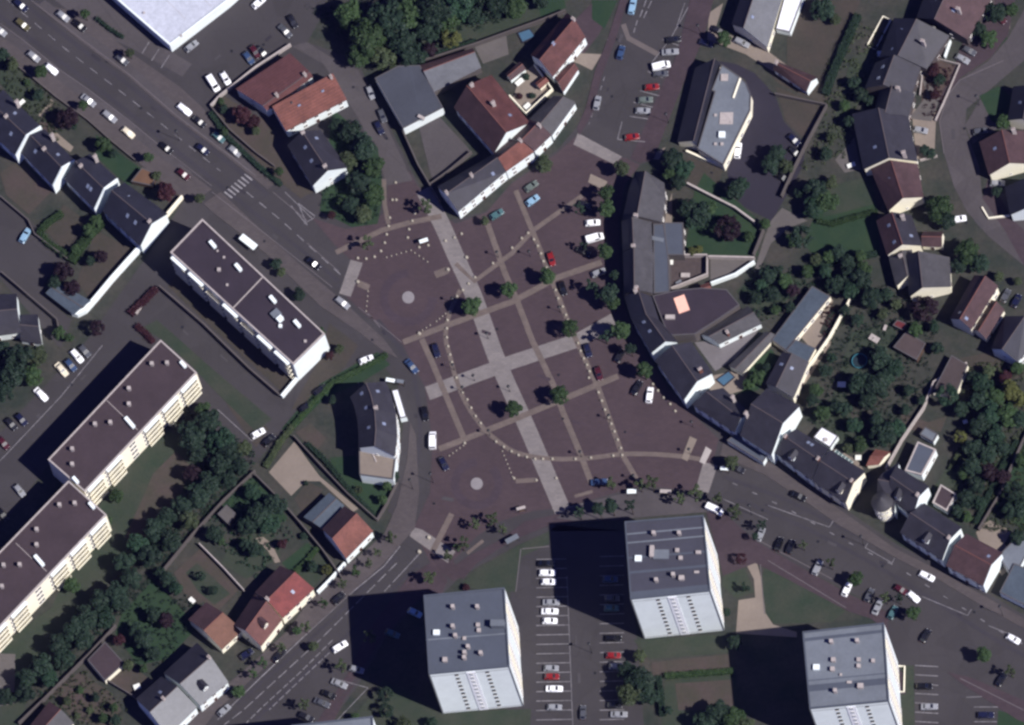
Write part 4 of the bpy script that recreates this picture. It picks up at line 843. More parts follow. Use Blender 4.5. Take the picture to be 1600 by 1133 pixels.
# red roofed houses by the lane
house('red_roofed_house', 'house wing with orange-red tiles and white front, joined to the big brown-red roof', 'house', [(424,166,447,205),(519,114,542,156)], 5.6, 1.4, BROWNR, WHITE, f=.12, rm_lit=ORNGR, sky=[(.35,.5),(.75,.45)], chim=[(.95,.2)])
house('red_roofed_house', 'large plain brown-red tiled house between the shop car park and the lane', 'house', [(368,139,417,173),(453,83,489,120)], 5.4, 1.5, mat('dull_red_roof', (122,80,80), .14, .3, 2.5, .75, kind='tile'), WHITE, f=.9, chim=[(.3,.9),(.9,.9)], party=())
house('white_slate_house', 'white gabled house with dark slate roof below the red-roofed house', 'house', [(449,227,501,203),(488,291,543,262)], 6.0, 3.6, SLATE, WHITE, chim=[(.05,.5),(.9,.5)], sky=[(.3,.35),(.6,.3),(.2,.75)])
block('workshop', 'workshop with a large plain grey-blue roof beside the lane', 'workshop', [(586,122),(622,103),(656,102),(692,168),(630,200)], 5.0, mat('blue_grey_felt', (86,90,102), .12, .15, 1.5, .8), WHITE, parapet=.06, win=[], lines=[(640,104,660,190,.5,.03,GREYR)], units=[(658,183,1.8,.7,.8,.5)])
house('warehouse', 'narrow warehouse with a pale sheet roof and dark rear slope beside the workshop', 'warehouse', [(656,102,678,144),(739,75,752,106)], 4.2, 1.6, BROWNR, GREYW, f=.3, rm_lit=ZINC, win=0)
house('hall', 'long hall with a brown-red tiled roof in the block above the square', 'hall', [(709,168,768,117),(772,240,828,192)], 6.5, 4.6, BROWNR, WHITE, rm_lit=REDR, f=.42, chim=[(.05,.5),(.5,.6)], sky=[(.75,.75)], gable=False)
gs = 'row houses with white fronts along the top of the square'
house('row_house', 'slate-roofed row house with a bright white front at the top corner of the square', 'house', [(683,292,716,331),(770,241,791,268)], 6.3, 3.0, SLATE, WHITE, chim=[(.5,.5),(.02,.5)], sky=[(.4,.25),(.8,.8)], group=gs)
house('row_house', 'orange-tiled row house with a white front facing the square', 'house', [(771,241,791,268),(798,217,835,237)], 6.6, 2.6, BROWNR, WHITE, rm_lit=ORNGR, chim=[(.98,.5)], group=gs)
house('row_house', 'brown-tiled row house beside the orange-tiled one', 'house', [(799,216,836,236),(826,186,862,211)], 6.0, 2.6, BROWNR, WHITE, chim=[(.9,.6)], group=gs)
house('row_house', 'grey slate row house with a long white front near the top avenue crossing', 'house', [(827,186,863,211),(864,150,900,160)], 5.0, 1.6, SLATEG, WHITE, group=gs)
house('red_roofed_house', 'red-tiled house with white gables above the walled courtyard', 'house', [(829,86,864,120),(886,20,915,58)], 6.0, 3.4, REDR, WHITE, chim=[(.98,.5)], sky=[(.4,.5)], rm_lit=REDR)
house('annexe', 'low red-tiled annexe with white wall on the avenue side', 'annexe', [(866,120,880,144),(894,96,904,108)], 3.4, 1.2, REDR, WHITE, win=0)
house('outhouse', 'tiny orange-tiled outhouse in the walled courtyard', 'outhouse', [(836,130,844,139),(850,119,858,127)], 2.2, .7, ORNGR, CREAM, win=0)
house('outhouse', 'brown-tiled outhouse above the walled courtyard', 'outhouse', [(790,116,798,126),(812,96,822,108)], 2.6, 1.0, BROWNR, WHITE, win=0)
# school
block('school_building', 'long school building with a pale flat roof and cream edge wall', 'school', [(1128,101),(1153,118),(1166,130),(1173,148),(1172,172),(1130,257),(1090,232),(1117,143),(1112,141)], 5.0, PALER, CREAM, parapet=.2, win=[4], step=3.5,
  units=[(1132,121,1.8,1.8,.4),(1128,210,1.6,1.6,.9,0,'white'),(1135,185,3.4,3.2,.15),(1118,225,.6,.6,.5),(1128,225,.7,.7,.5),(1143,190,.6,.6,.3),(1118,180,.6,.6,.3)], lines=[(1157,123,1146,154,2.5,.5,CREAM)])
house('school_wing', 'blue-black slate wing along the avenue side of the school', 'school wing', [(1086,106,1126,100),(1058,222,1092,231)], 3.0, 3.4, SLATEB, CREAM, f=.85, win=4)
house('school_annexe', 'grey-roofed annexe with dark slope at the top beside the beige path', 'annexe', [(1163,-20,1228,-20),(1143,38,1199,74)], 5.0, 2.8, SLATEB, CREAM, f=.38, rm_lit=ZINC, sky=[(.7,.5)])
block('glass_gallery', 'low white-roofed gallery beside the grey-roofed annexe', 'gallery', [(1230,-20),(1260,-20),(1234,50),(1212,45)], 3.2, ROOFW, WHITE, parapet=.05, win=[])
house('small_house', 'small purple-brown tiled house with a white gable on the dry lawn', 'house', [(1217,97,1208,109),(1278,121,1260,144)], 3.6, 2.0, BROWNR, WHITE, chim=[(.05,.5)])
# upper right houses
ge = 'detached and linked houses along the curving street'
HS = [('large brown-roofed house at the very top right beside the white car', [(1448,-20,1553,-8),(1432,28,1512,62)], 5.4, 4.2, SLATE, .4, [(.6,.7)], [(.5,.25),(.6,.6)], BROWNR),
 ('dark slate linked house second from the top of the street', [(1397,28,1484,56),(1373,90,1448,108)], 5.2, 4.0, SLATEB, .45, [(.5,.75)], [(.3,.25),(.8,.25)], SLATE),
 ('dark slate linked house beside the small walled terrace', [(1368,98,1442,96),(1351,138,1424,150)], 5.2, 4.0, SLATEB, .45, [], [(.3,.25),(.7,.25)], SLATE),
 ('narrow slate linked house above the beige driveway', [(1374,142,1430,146),(1364,184,1418,188)], 5.0, 3.6, SLATE, .42, [(.1,.6)], [], SLATE),
 ('large slate house with cream gable at the end of the linked row', [(1331,178,1419,182),(1349,265,1434,252)], 5.2, 4.2, SLATEB, .52, [(.95,.8)], [(.7,.3)], SLATE),
 ('purple-brown tiled house with cream gable below the linked row', [(1360,264,1434,256),(1388,330,1443,308)], 4.8, 3.6, BROWNR, .48, [], [(.4,.3)], BROWNR),
 ('dark-tiled house beside the white van and green tree', [(1369,345,1424,336),(1386,399,1441,384)], 4.8, 3.4, BROWNR, .5, [(.2,.75)], [(.3,.3),(.8,.3),(.7,.8)], SLATE)]
for lab, st, he, rise, rm, f_, ch, sk, rm_lit in HS: house('detached_house', lab, 'house', st, he, rise, rm, DRAB if 'dark slate' in lab or 'narrow' in lab or 'very top' in lab else CREAM, f=f_, chim=ch, sky=sk, rm_lit=rm_lit, group=ge)
house('annexe', 'brown-tiled annexe with a cream wall pointing at the tree by the street', 'annexe', [(1442,362,1440,385),(1474,362,1472,386)], 3.2, 1.4, BROWNR, CREAM, group=ge)
house('detached_house', 'grey slate house with two roof steps and cream walls below the dark-tiled one', 'house', [(1389,404,1425,390),(1400,448,1432,428)], 4.0, 1.6, SLATEG, CREAM, f=.6, group=ge, chim=[(.2,.5)])
house('detached_house', 'slate house with a broad cream gable above the copper tree', 'house', [(1412,400,1484,402),(1421,464,1486,448)], 5.0, 3.2, SLATEB, CREAM, f=.36, rm_lit=SLATEG, group=ge)
house('detached_house', 'brown-tiled house with white garage wall, left of the blue-black one', 'house', [(1522,430,1560,447),(1484,498,1518,515)], 5.6, 3.0, BROWNR, CREAM, f=.55, sky=[(.85,.35),(.9,.7)], group=ge)
house('annexe', 'low brown-tiled wing beside the parked cars at right', 'annexe', [(1548,468,1570,484),(1520,515,1541,530)], 3.4, 1.8, BROWNR, CREAM, group=ge)
house('detached_house', 'blue-black slate house cut off by the right edge below the parked cars', 'house', [(1570,494,1640,512),(1548,545,1590,566)], 5.4, 3.4, SLATEB, WHITE, sky=[(.5,.3),(.8,.3)], group=ge)
house('detached_house', 'blue-black slate house at the right edge inside the bend of the street', 'house', [(1583,135,1640,150),(1574,188,1630,202)], 5.0, 3.4, SLATEB, CREAM, sky=[(.5,.3)], group=ge)
house('detached_house', 'purple-brown tiled house with a cream gable inside the bend', 'house', [(1530,222,1600,204),(1545,274,1610,256)], 5.0, 3.4, BROWNR, CREAM, f=.55, chim=[(.1,.8)], group=ge, sky=[(.4,.3)])
house('detached_house', 'dark slate house at the right edge below the cream-gabled one', 'house', [(1570,292,1640,282),(1578,336,1640,330)], 5.0, 3.2, SLATEB, WHITE, group=ge)
# curved row right of the square
gr = 'slate-roofed row curving along the right side of the square'
house('row_house', 'slate row house at the top end of the curved row', 'house', [(992,268,1038,286),(982,298,1040,308),(972,345,1034,347)], 6.8, 3.0, SLATEB, GREYW, f=.42, rm_lit=SLATEG, chim=[(2,.4)], group=gr)
house('row_house', 'slate row house with a long grey rear slope, second down the curve', 'house', [(971,346,1018,347),(973,393,1020,395)], 7.2, 2.8, SLATEB, GREYW, f=.42, rm_lit=SLATEG, chim=[(.98,.42)], group=gr)
house('row_house', 'slate row house next to the walled terrace, middle of the curve', 'house', [(973,394,1021,395),(975,462,1020,458)], 7.4, 2.8, SLATEB, GREYW, f=.42, rm_lit=SLATEG, chim=[(.97,.5)], group=gr, cm=CHIMB)
house('row_house', 'slate corner house with a bright white gable at the bend of the curved row', 'house', [(975,463,1018,464),(986,498,1030,500),(1017,552,1060,535)], 7.2, 3.0, SLATEB, WHITE, f=.6, sky=[(1.2,.35),(1.5,.35)], chim=[(0,.5)], group=gr, gable=False, rm_lit=SLATE)
block('annexe', 'flat grey-blue roofed annexe behind the second house of the curved row', 'annexe', [(1038,348),(1067,348),(1068,398),(1040,398)], 4.5, GREYR, GREYW, parapet=.1, win=[1])
block('annexe', 'narrow flat-roofed link behind the curved row, next to the walled terrace', 'annexe', [(1021,350),(1037,350),(1044,400),(1046,456),(1022,458)], 5.5, GREYR, GREYW, parapet=.1, win=[], lines=[(1018,372,1037,376,6,.3,PALER)])
block('annexe', 'wide purple-grey flat roof with a pink rooflight behind the curved row', 'annexe', [(1020,462),(1060,453),(1095,450),(1135,452),(1155,476),(1120,500),(1085,522),(1044,524)], 6.0, BITU, GREYW, parapet=.12, win=[2], units=[(1065,475,3.0,4.6,.3,-.35,'skylight'),(1047,495,2.4,1.0,1.0,0),(1024,522,.8,.8,.6)], step=4)
house('outhouse', 'tiny orange-tiled outhouse behind the purple-grey flat roof', 'outhouse', [(1094,446,1098,462),(1108,441,1114,457)], 4.4, 1.2, ORNGR, CREAM, win=0)
house('row_house', 'grey slate house below the bright gable, with a white rear wall', 'house', [(1023,563,1080,534),(1068,626,1114,583)], 7.0, 2.8, SLATE, WHITE, f=.52, chim=[(.85,.75)], group=gr, cm=CHIMB)
house('rear_house', 'grey-roofed house behind the curved row with a blank pale wall', 'house', [(1094,522,1124,538),(1168,478,1190,506)], 3.6, 1.5, SLATEG, WHITE, f=.5, chim=[(.3,.8)], cm=CHIMB)
house('rear_wing', 'long brown-grey lean-to roof between the blue pool and the long shed', 'rear wing', [(1138,572,1160,584),(1196,518,1214,524)], 2.8, .8, SLATEG, CREAM, win=0)
block('long_shed', 'long blue-grey sheet-roofed shed pointing up from the slate houses', 'shed', [(1206,531),(1269,447),(1297,463),(1228,547)], 3.2, ZINCB, CREAM, parapet=.05, win=[2])
block('low_extension', 'low blue-grey roofed extension at the foot of the long shed', 'extension', [(1228,548),(1243,531),(1274,544),(1262,566)], 3.6, ZINCB, CREAM, parapet=.05, win=[])
house('slate_house', 'slate house with round skylight dome joining the long shed', 'house', [(1222,550,1264,566),(1196,600,1240,622)], 5.0, 1.4, SLATE, CREAM, f=.4, sky=[(.35,.2),(.35,.6)])
house('big_slate_house', 'big dark house with the tallest bright white gable on the right-hand avenue', 'house', [(1156,680,1199,606),(1205,712,1250,634)], 7.6, 4.2, SLATE, WHITE, chim=[(.02,.3)], gable=False)
house('slate_house', 'slate house with pale front at the corner where the square meets the right avenue', 'house', [(1081,632,1130,606),(1148,676,1172,646)], 6.0, 2.6, SLATE, WHITE, chim=[(.5,.9)])
block('shop_building', 'low pale flat-roofed shop front at the corner of the right avenue', 'shop front', [(1136,688),(1152,676),(1200,708),(1192,722)], 3.2, GREYR, WHITE, parapet=.1, win=[])
gl = 'dark slate terrace along the right-hand avenue'
house('terraced_house', 'slate terraced house with a small dormer, next to the tallest white gable', 'house', [(1244,670,1211,708),(1297,702,1268,751)], 6.2, 2.8, SLATE, WHITE, dorm=[(.4,.8)], chim=[(.05,.5),(.98,.5)], sky=[(.5,.2),(.6,.2)], group=gl, cm=CHIMB, gable=False)
house('terraced_house', 'slate terraced house with a dormer and beige end wall above the alley', 'house', [(1298,703,1269,752),(1352,737,1321,787)], 6.2, 2.8, SLATE, CREAM, dorm=[(.75,.8)], chim=[(.95,.5)], group=gl, cm=CHIMB, rm_lit=SLATE)
house('outhouse', 'small orange-tiled outhouse at the top of the alley', 'outhouse', [(1368,702,1353,728),(1392,706,1373,726)], 2.8, 1.0, ORNGR, CREAM, win=0)
house('villa', 'slate villa with a bright white gable beside the round turret', 'house', [(1378,740,1370,772),(1405,722,1398,800)], 6.5, 2.4, SLATE, WHITE, win=3)
house('villa', 'slate villa wing with a bright white end wall right of the round turret', 'house', [(1400,728,1388,778),(1452,760,1426,808)], 7.0, 3.0, SLATE, WHITE, dorm=[(.35,.8)], chim=[(.95,.5)], gable=False)
c = W(1378,784,8.5); t = thing('round_turret', 'round white turret with a grey conical roof on the right-hand avenue', 'turret', (c.x, c.y, 0))
b = MB(); b.cyl((0,0,0), (0,0,8.4), 2.5, 2.5, 24); b.obj('wall', CREAM, t); b = MB(); b.cyl((0,0,8.3), (0,0,11.6), 2.9, .05, 24); b.obj('roof', SLATEG, t)
for k in range(5):
    a = -2.6+k*.5; ob('window', WINS, t, (2.52*cos(a), 2.52*sin(a), 6.2), a+pi/2); ob('window', WINS, t, (2.52*cos(a), 2.52*sin(a), 3.0), a+pi/2)
block('rear_extension', 'grey flat-roofed extension with white edges behind the villa', 'extension', [(1414,735),(1434,690),(1462,702),(1440,742)], 4.6, GREYR, WHITE, parapet=.2, pm=CHIM, win=[2])
block('rear_extension', 'tiny pale flat-roofed store at the end of the villa gardens', 'extension', [(1437,678),(1446,667),(1465,678),(1458,690)], 3.0, PALER, WHITE, parapet=.2, win=[])
block('rear_extension', 'brown flat-roofed yard building with a white rim right of the villa', 'extension', [(1457,785),(1470,757),(1494,772),(1479,798)], 3.2, BITU2, WHITE, parapet=.4, pm=CHIM, win=[])
house('terraced_house', 'slate terraced house with a dormer and white end wall, right of the villa', 'house', [(1444,786,1406,832),(1503,824,1472,876)], 6.2, 2.8, SLATE, WHITE, dorm=[(.55,.8)], chim=[(.97,.5)], group=gl)
house('terraced_house', 'purple-brown roofed house with a big bright wall near the right edge', 'house', [(1510,834,1478,884),(1567,864,1536,916)], 6.2, 2.6, BROWNR, WHITE, sky=[(.8,.3)], group=gl, gable=False)
block('garage_row', 'blue-grey flat-roofed garages at the right edge beside the avenue', 'garage', [(1562,925),(1585,880),(1640,905),(1640,965)], 3.6, ZINCB, WHITE, parapet=.1, win=[])
block('covered_yard', 'pale sheet-roofed store behind the purple-brown house at right', 'store', [(1560,868),(1590,838),(1612,850),(1583,905)], 3.0, PALER, WHITE, parapet=.1, win=[])
block('garden_room', 'small white flat-roofed garden room with a dark roof hatch behind the terrace', 'garden room', [(1271,683),(1284,667),(1309,681),(1297,699)], 3.0, ROOFW, WHITE, parapet=.1, win=[], units=[(1290,687,.9,.9,.3)])
# curved building and its terrace left of the square
house('curved_house', 'curved slate-roofed building with a bright front left of the square', 'building', [(547,620,603,596),(553,634,611,615),(558,655,619,646),(560,678,621,682),(560,700,617,713)], 9.0, 3.4, SLATE, WHITE, f=.5, sky=[(.5,.3),(1.6,.3),(2.8,.3),(.8,.7),(2.6,.7)], chim=[(1.9,.55)], win=2.6)
block('terrace_building', 'beige flat-roofed terrace on the end of the curved building', 'terrace', [(561,701),(583,702),(618,714),(614,748),(562,741)], 6.5, CONC, WHITE, parapet=.3, win=[], lines=[(580,703,588,722,2,.3,CHIM)])
block('shop_canopy', 'long bright white canopy along the front of the curved building', 'canopy', [(612,610),(622,608),(635,651),(625,653)], 3.4, ROOFW, WHITE, parapet=.05, win=[])
# lower left gardens
house('garage', 'blue-grey sheet-roofed garage joined to the orange-tiled house', 'garage', [(474,808,503,826),(514,770,538,790)], 3.2, .5, ZINCB, GREYW, win=0)
house('orange_roofed_house', 'house with a bright orange tiled slope by the lower left avenue', 'house', [(503,827,541,873),(538,791,583,830)], 4.8, 3.0, BROWNR, WHITE, rm_lit=ORNGR)
house('red_roofed_house', 'red-tiled house on the lower left avenue, upper of the joined pair', 'house', [(398,926,442,966),(437,884,491,920)], 5.4, 3.0, BROWNR, CREAM, rm_lit=mat('bright_red_tiles', (146,74,72), .25, .3, 2.5, .75, kind='tile'), sky=[(.6,.75)], chim=[(.02,.5)])
house('red_roofed_house', 'brown-red tiled house with a front gable, lower of the joined pair', 'house', [(365,977,408,1010),(398,928,441,968)], 5.2, 3.0, BROWNR, CREAM, rm_lit=mat('dull_red_tiles', (128,84,80), .14, .3, 2.5, .75, kind='tile'), dorm=[(.5,.75)])
house('low_house', 'low house with pinkish-orange tiles behind the front gardens', 'house', [(294,968,347,1015),(322,941,379,985)], 4.0, 2.2, BROWNR, CREAM, rm_lit=mat('faded_orange_tiles', (142,100,84), .14, .3, 2.5, .75, kind='tile'))
house('slate_house', 'slate house with a pale front slope in the lower left corner, upper one', 'house', [(255,1052,313,1103),(308,1004,357,1066)], 5.4, 3.2, SLATE, WHITE, rm_lit=ZINC, dorm=[(.4,.8)], chim=[(.95,.5)])
house('slate_house', 'slate house with a pale front slope at the bottom edge, lower one', 'house', [(212,1092,262,1150),(252,1057,308,1105)], 5.2, 3.0, SLATE, WHITE, rm_lit=ZINC, chim=[(.5,.5)], sky=[(.6,.3)])
block('garden_outhouse', 'brown flat-roofed outhouse beside the belt of trees at lower left', 'outhouse', [(137,1031),(164,1003),(194,1036),(164,1063)], 2.8, BITU2, CREAM, parapet=.1, win=[])
house('low_house', 'purple-roofed low house at the bottom edge near the left corner', 'house', [(42,1140,84,1160),(77,1096,116,1130)], 4.0, 1.8, BROWNR, CREAM, rm_lit=SLATEG)
block('garden_shed', 'small grey flat-roofed shed against the tree belt, left gardens', 'shed', [(340,803),(354,789),(368,802),(358,820)], 2.4, CONCG, WOOD, parapet=.05, win=[])
block('garden_shed', 'brown-roofed garden shed right of the trampoline', 'shed', [(1396,542),(1416,518),(1446,536),(1432,562)], 2.6, mat('shed_felt', (98,84,84), .15), WOOD, parapet=.05, win=[])
block('garden_shed', 'grey-brown roofed garden store above the round dark tree at right', 'shed', [(1457,613),(1487,555),(1512,570),(1494,615)], 3.0, mat('store_felt', (92,80,80), .15), CREAM, parapet=.05, win=[])
block('garden_shed', 'beige box shed beside the parked row near the upper left avenue', 'shed', [(205,283),(222,262),(244,272),(238,290)], 2.4, mat('shed_tan', (130,98,76), .15), WOOD, parapet=.05, win=[])
block('playhouse', 'tiny red-roofed playhouse among the garden trees at right', 'playhouse', [(1395,508),(1402,500),(1416,505),(1412,516)], 2.0, mat('red_felt', (120,50,56), .15), WOOD, parapet=.05, win=[])
# ================================================================ WALLS, FENCES, HEDGES
gw = 'garden walls'
wall('garden_wall', 'long thick white wall curving round the garden below the bright gable', 'wall', [(114,492),(122,494),(134,488),(150,470),(175,440),(200,412),(222,388)], 2.4, 1.0, WHITE, group=gw)
wall('garden_wall', 'beige wall running from the bright gable to the small tree on the avenue', 'wall', [(258,343),(286,310)], 2.2, .5, CREAM, group=gw)
wall('garden_wall', 'low wall along the upper left avenue gardens', 'wall', [(8,90),(53,124),(88,153),(138,189),(175,222),(212,252)], 1.2, .3, GREYW, group=gw)
wall('yard_wall', 'dark wall between the grey yard and the lower slope at far left', 'wall', [(3,428),(90,502),(95,530)], 2.0, .3, GREYW)
wall('yard_wall', 'wall between the grey yard and the hedge garden at far left', 'wall', [(0,308),(45,346),(55,368),(108,408)], 1.6, .3, GREYW)
wall('ramp_wall', 'straight low wall along the ramp below the white apartment block', 'wall', [(250,450),(320,510),(392,580),(438,620)], 2.0, .4, GREYW)
wall('ramp_wall', 'bright white low wall at the foot of the white apartment block', 'wall', [(441,622),(468,590),(500,552)], 1.8, .7, WHITE)
wall('ramp_wall', 'brown low wall edging the sunken lane left of the white apartment block', 'wall', [(246,452),(230,468),(213,492)], 1.2, .4, CHIM)
wall('boundary_wall', 'long wall between the lane and the workshop courtyard', 'wall', [(628,202),(655,262),(688,318)], 2.6, .35, GREYW)
wall('courtyard_wall', 'grey wall on the far side of the workshop courtyard', 'wall', [(672,292),(705,268),(738,240)], 2.0, .35, GREYW)
wall('boundary_wall', 'long wall between the wood lawn and the yards', 'wall', [(655,101),(745,72),(800,52),(850,34),(885,20)], 2.4, .3, GREYW)
wall('courtyard_wall', 'beige walls ringing the courtyard with orange outhouses', 'wall', [(797,152),(823,180),(864,142),(836,104)], 1.8, .35, CREAM)
wall('garden_wall', 'wall between the supermarket car park and the red-roofed house', 'wall', [(330,168),(345,152),(400,108),(455,72)], 1.8, .4, CHIM)
wall('garden_wall', 'wall by the avenue pavement below the red-roofed house', 'wall', [(330,168),(360,205),(400,240),(430,262)], 1.6, .3, GREYW)
wall('school_wall', 'wall along the right edge of the dark school yard', 'wall', [(1212,150),(1293,167),(1262,225),(1240,270),(1222,310)], 2.2, .35, GREYW)
wall('school_wall', 'brown wall across the foot of the school yard', 'wall', [(1075,290),(1118,312),(1150,328),(1180,350)], 2.2, .5, CHIM)
wall('school_wall', 'bright low wall behind the school flat roof', 'wall', [(1073,238),(1128,262)], 1.4, .5, CREAM)
wall('garden_wall', 'wall curving down to the tiny store behind the curved row', 'wall', [(1194,362),(1185,385),(1178,402)], 2.2, .35, GREYW)
wall('garden_wall', 'pinkish straight wall above the triangular yard', 'wall', [(1108,404),(1180,406)], 2.0, .4, CHIM)
wall('garden_wall', 'bright white slanted wall of the triangular yard', 'wall', [(1112,446),(1150,432),(1180,412)], 2.2, .4, WHITE)
wall('terrace_wall', 'dark wall round the tiled terrace behind the curved row', 'wall', [(1044,402),(1106,402),(1106,432),(1050,454)], 2.2, .35, CHIM)
wall('garden_wall', 'wall under the round dark tree at right, running to the villa gardens', 'wall', [(1512,570),(1460,600),(1444,640),(1410,690),(1385,735)], 2.0, .35, CHIM)
wall('garden_wall', 'long garden wall slanting to the right edge', 'wall', [(1530,830),(1560,780),(1600,690),(1640,620)], 2.0, .3, GREYW)
wall('garden_wall', 'beige path wall between the long shed garden and the right gardens', 'wall', [(1246,606),(1262,580),(1296,532),(1330,470)], 2.2, .3, CREAM)
wall('garden_wall', 'low brown wall from the beige gable to the street bend', 'wall', [(1438,252),(1465,245)], 1.2, .3, CHIM)
wall('garden_wall', 'white wall beside the two parked cars on the upper right drive', 'wall', [(1477,92),(1486,66)], 1.8, .35, WHITE)
wall('garden_wall', 'low wall round the brown terrace in the bend', 'wall', [(1438,150),(1445,88),(1500,102),(1480,150),(1462,190)], 1.0, .3, CHIM)
wall('garden_wall', 'pale curb wall of the small garden inside the street bend', 'wall', [(1535,325),(1545,342),(1578,338)], .8, .4, CREAM)
wall('garden_wall', 'wall along the left side of the big sandy drive', 'wall', [(400,745),(430,775),(470,820),(505,862),(535,905)], 2.2, .35, GREYW)
wall('garden_wall', 'wall between the sandy drive and the curved building garden', 'wall', [(460,684),(500,728),(545,775),(590,815)], 2.0, .3, GREYW)
wall('garden_wall', 'wall on the avenue side of the curved building garden', 'wall', [(590,815),(605,790),(622,755)], 1.8, .3, GREYW)
wall('garden_wall', 'wall between the tree belt and the lower left gardens', 'wall', [(400,738),(350,785),(300,840),(255,895)], 2.0, .3, GREYW)
wall('garden_wall', 'wall below the tree belt in the lower left corner', 'wall', [(182,980),(140,1025),(110,1055),(70,1095),(30,1133)], 2.0, .3, GREYW)
wall('garden_wall', 'white low wall on the avenue pavement beside the red-roofed pair', 'wall', [(497,928),(515,910),(540,882)], 1.6, .6, WHITE)
wall('garden_wall', 'brown wall across the lower left gardens beside the kitchen garden', 'wall', [(312,852),(350,890),(382,925)], 1.8, .3, CHIM)
wall('garden_wall', 'wall from the flat outhouse to the slate houses', 'wall', [(164,1063),(212,1092)], 1.8, .3, GREYW)
wall('planter_wall', 'pale rim round the small brick yard beside the bottom right tower', 'wall', [(1404,1042),(1414,1042),(1413,1082),(1400,1082)], .8, .3, CREAM)
hedges = [('long dark clipped hedge beside the dry lawn at upper right', [(1342,26),(1322,70),(1305,110),(1290,150)], 2.2, 2.2, 'dark'),
 ('clipped hedge between the two lawns right of the school', [(1278,347),(1300,352),(1340,340),(1372,332)], 1.3, 1.5, 'green'),
 ('dark hedge under the lower lawn at right', [(1270,418),(1310,412),(1370,398)], 1.5, 1.4, 'dark'),
 ('maroon hedge left of the white apartment block, by the yard', [(204,492),(225,472),(245,452)], 2.0, 1.4, 'maroon'),
 ('short maroon hedge near the corner of the long brown-roofed block', [(214,510),(228,522),(240,536)], 1.7, 1.2, 'maroon'),
 ('green hedge wrapping the corner of the hedge garden at far left', [(98,335),(75,350),(62,365),(80,385),(105,400)], 1.9, 1.6, 'green'),
 ('tall green hedge running down to the white curved wall', [(160,350),(140,370),(122,395),(112,412)], 2.6, 2.2, 'green'),
 ('green hedge above the curved building', [(605,556),(560,580),(520,600),(490,630),(458,668)], 1.4, 1.3, 'green'),
 ('hedge along the sandy drive, car park side', [(458,668),(440,690),(415,732)], 1.6, 1.5, 'olive'),
 ('hedge between the garage and the curved building garden', [(480,695),(510,722),(540,760),(585,808)], 1.4, 1.5, 'dark'),
 ('hedge on the right of the bottom lot dirt path', [(1030,1060),(1034,1090),(1036,1120)], 1.6, 2.0, 'dark'),
 ('hedge above the fenced dirt rectangle at the bottom', [(1040,1058),(1090,1054),(1146,1050)], 1.6, 1.4, 'green'),
 ('bushy hedge around the top left fenced compound', [(152,30),(170,45),(193,60)], 1.0, 1.2, 'dark'),
 ('dark hedge at the wood edge beside the yards', [(662,95),(700,82),(745,66)], 1.4, 1.6, 'dark'),
 ('hedge between the avenue wall and the garden trees at lower left', [(330,178),(355,215),(400,258),(440,290)], 1.4, 1.5, 'dark'),
 ('green hedge behind the white low wall of the red-roofed pair garden', [(463,895),(480,878),(497,858)], 1.3, 1.4, 'green'),
 ('narrow hedge between gardens below the round dark tree', [(1485,735),(1495,715),(1502,700)], .9, 1.3, 'olive'),
 ('hedge near the bottom right corner gardens of the terrace', [(1525,820),(1560,745),(1590,690)], 1.4, 1.6, 'dark')]
for lab, P, wd, h, c in hedges: hedge(lab, P, wd, h, c, 'garden hedges')
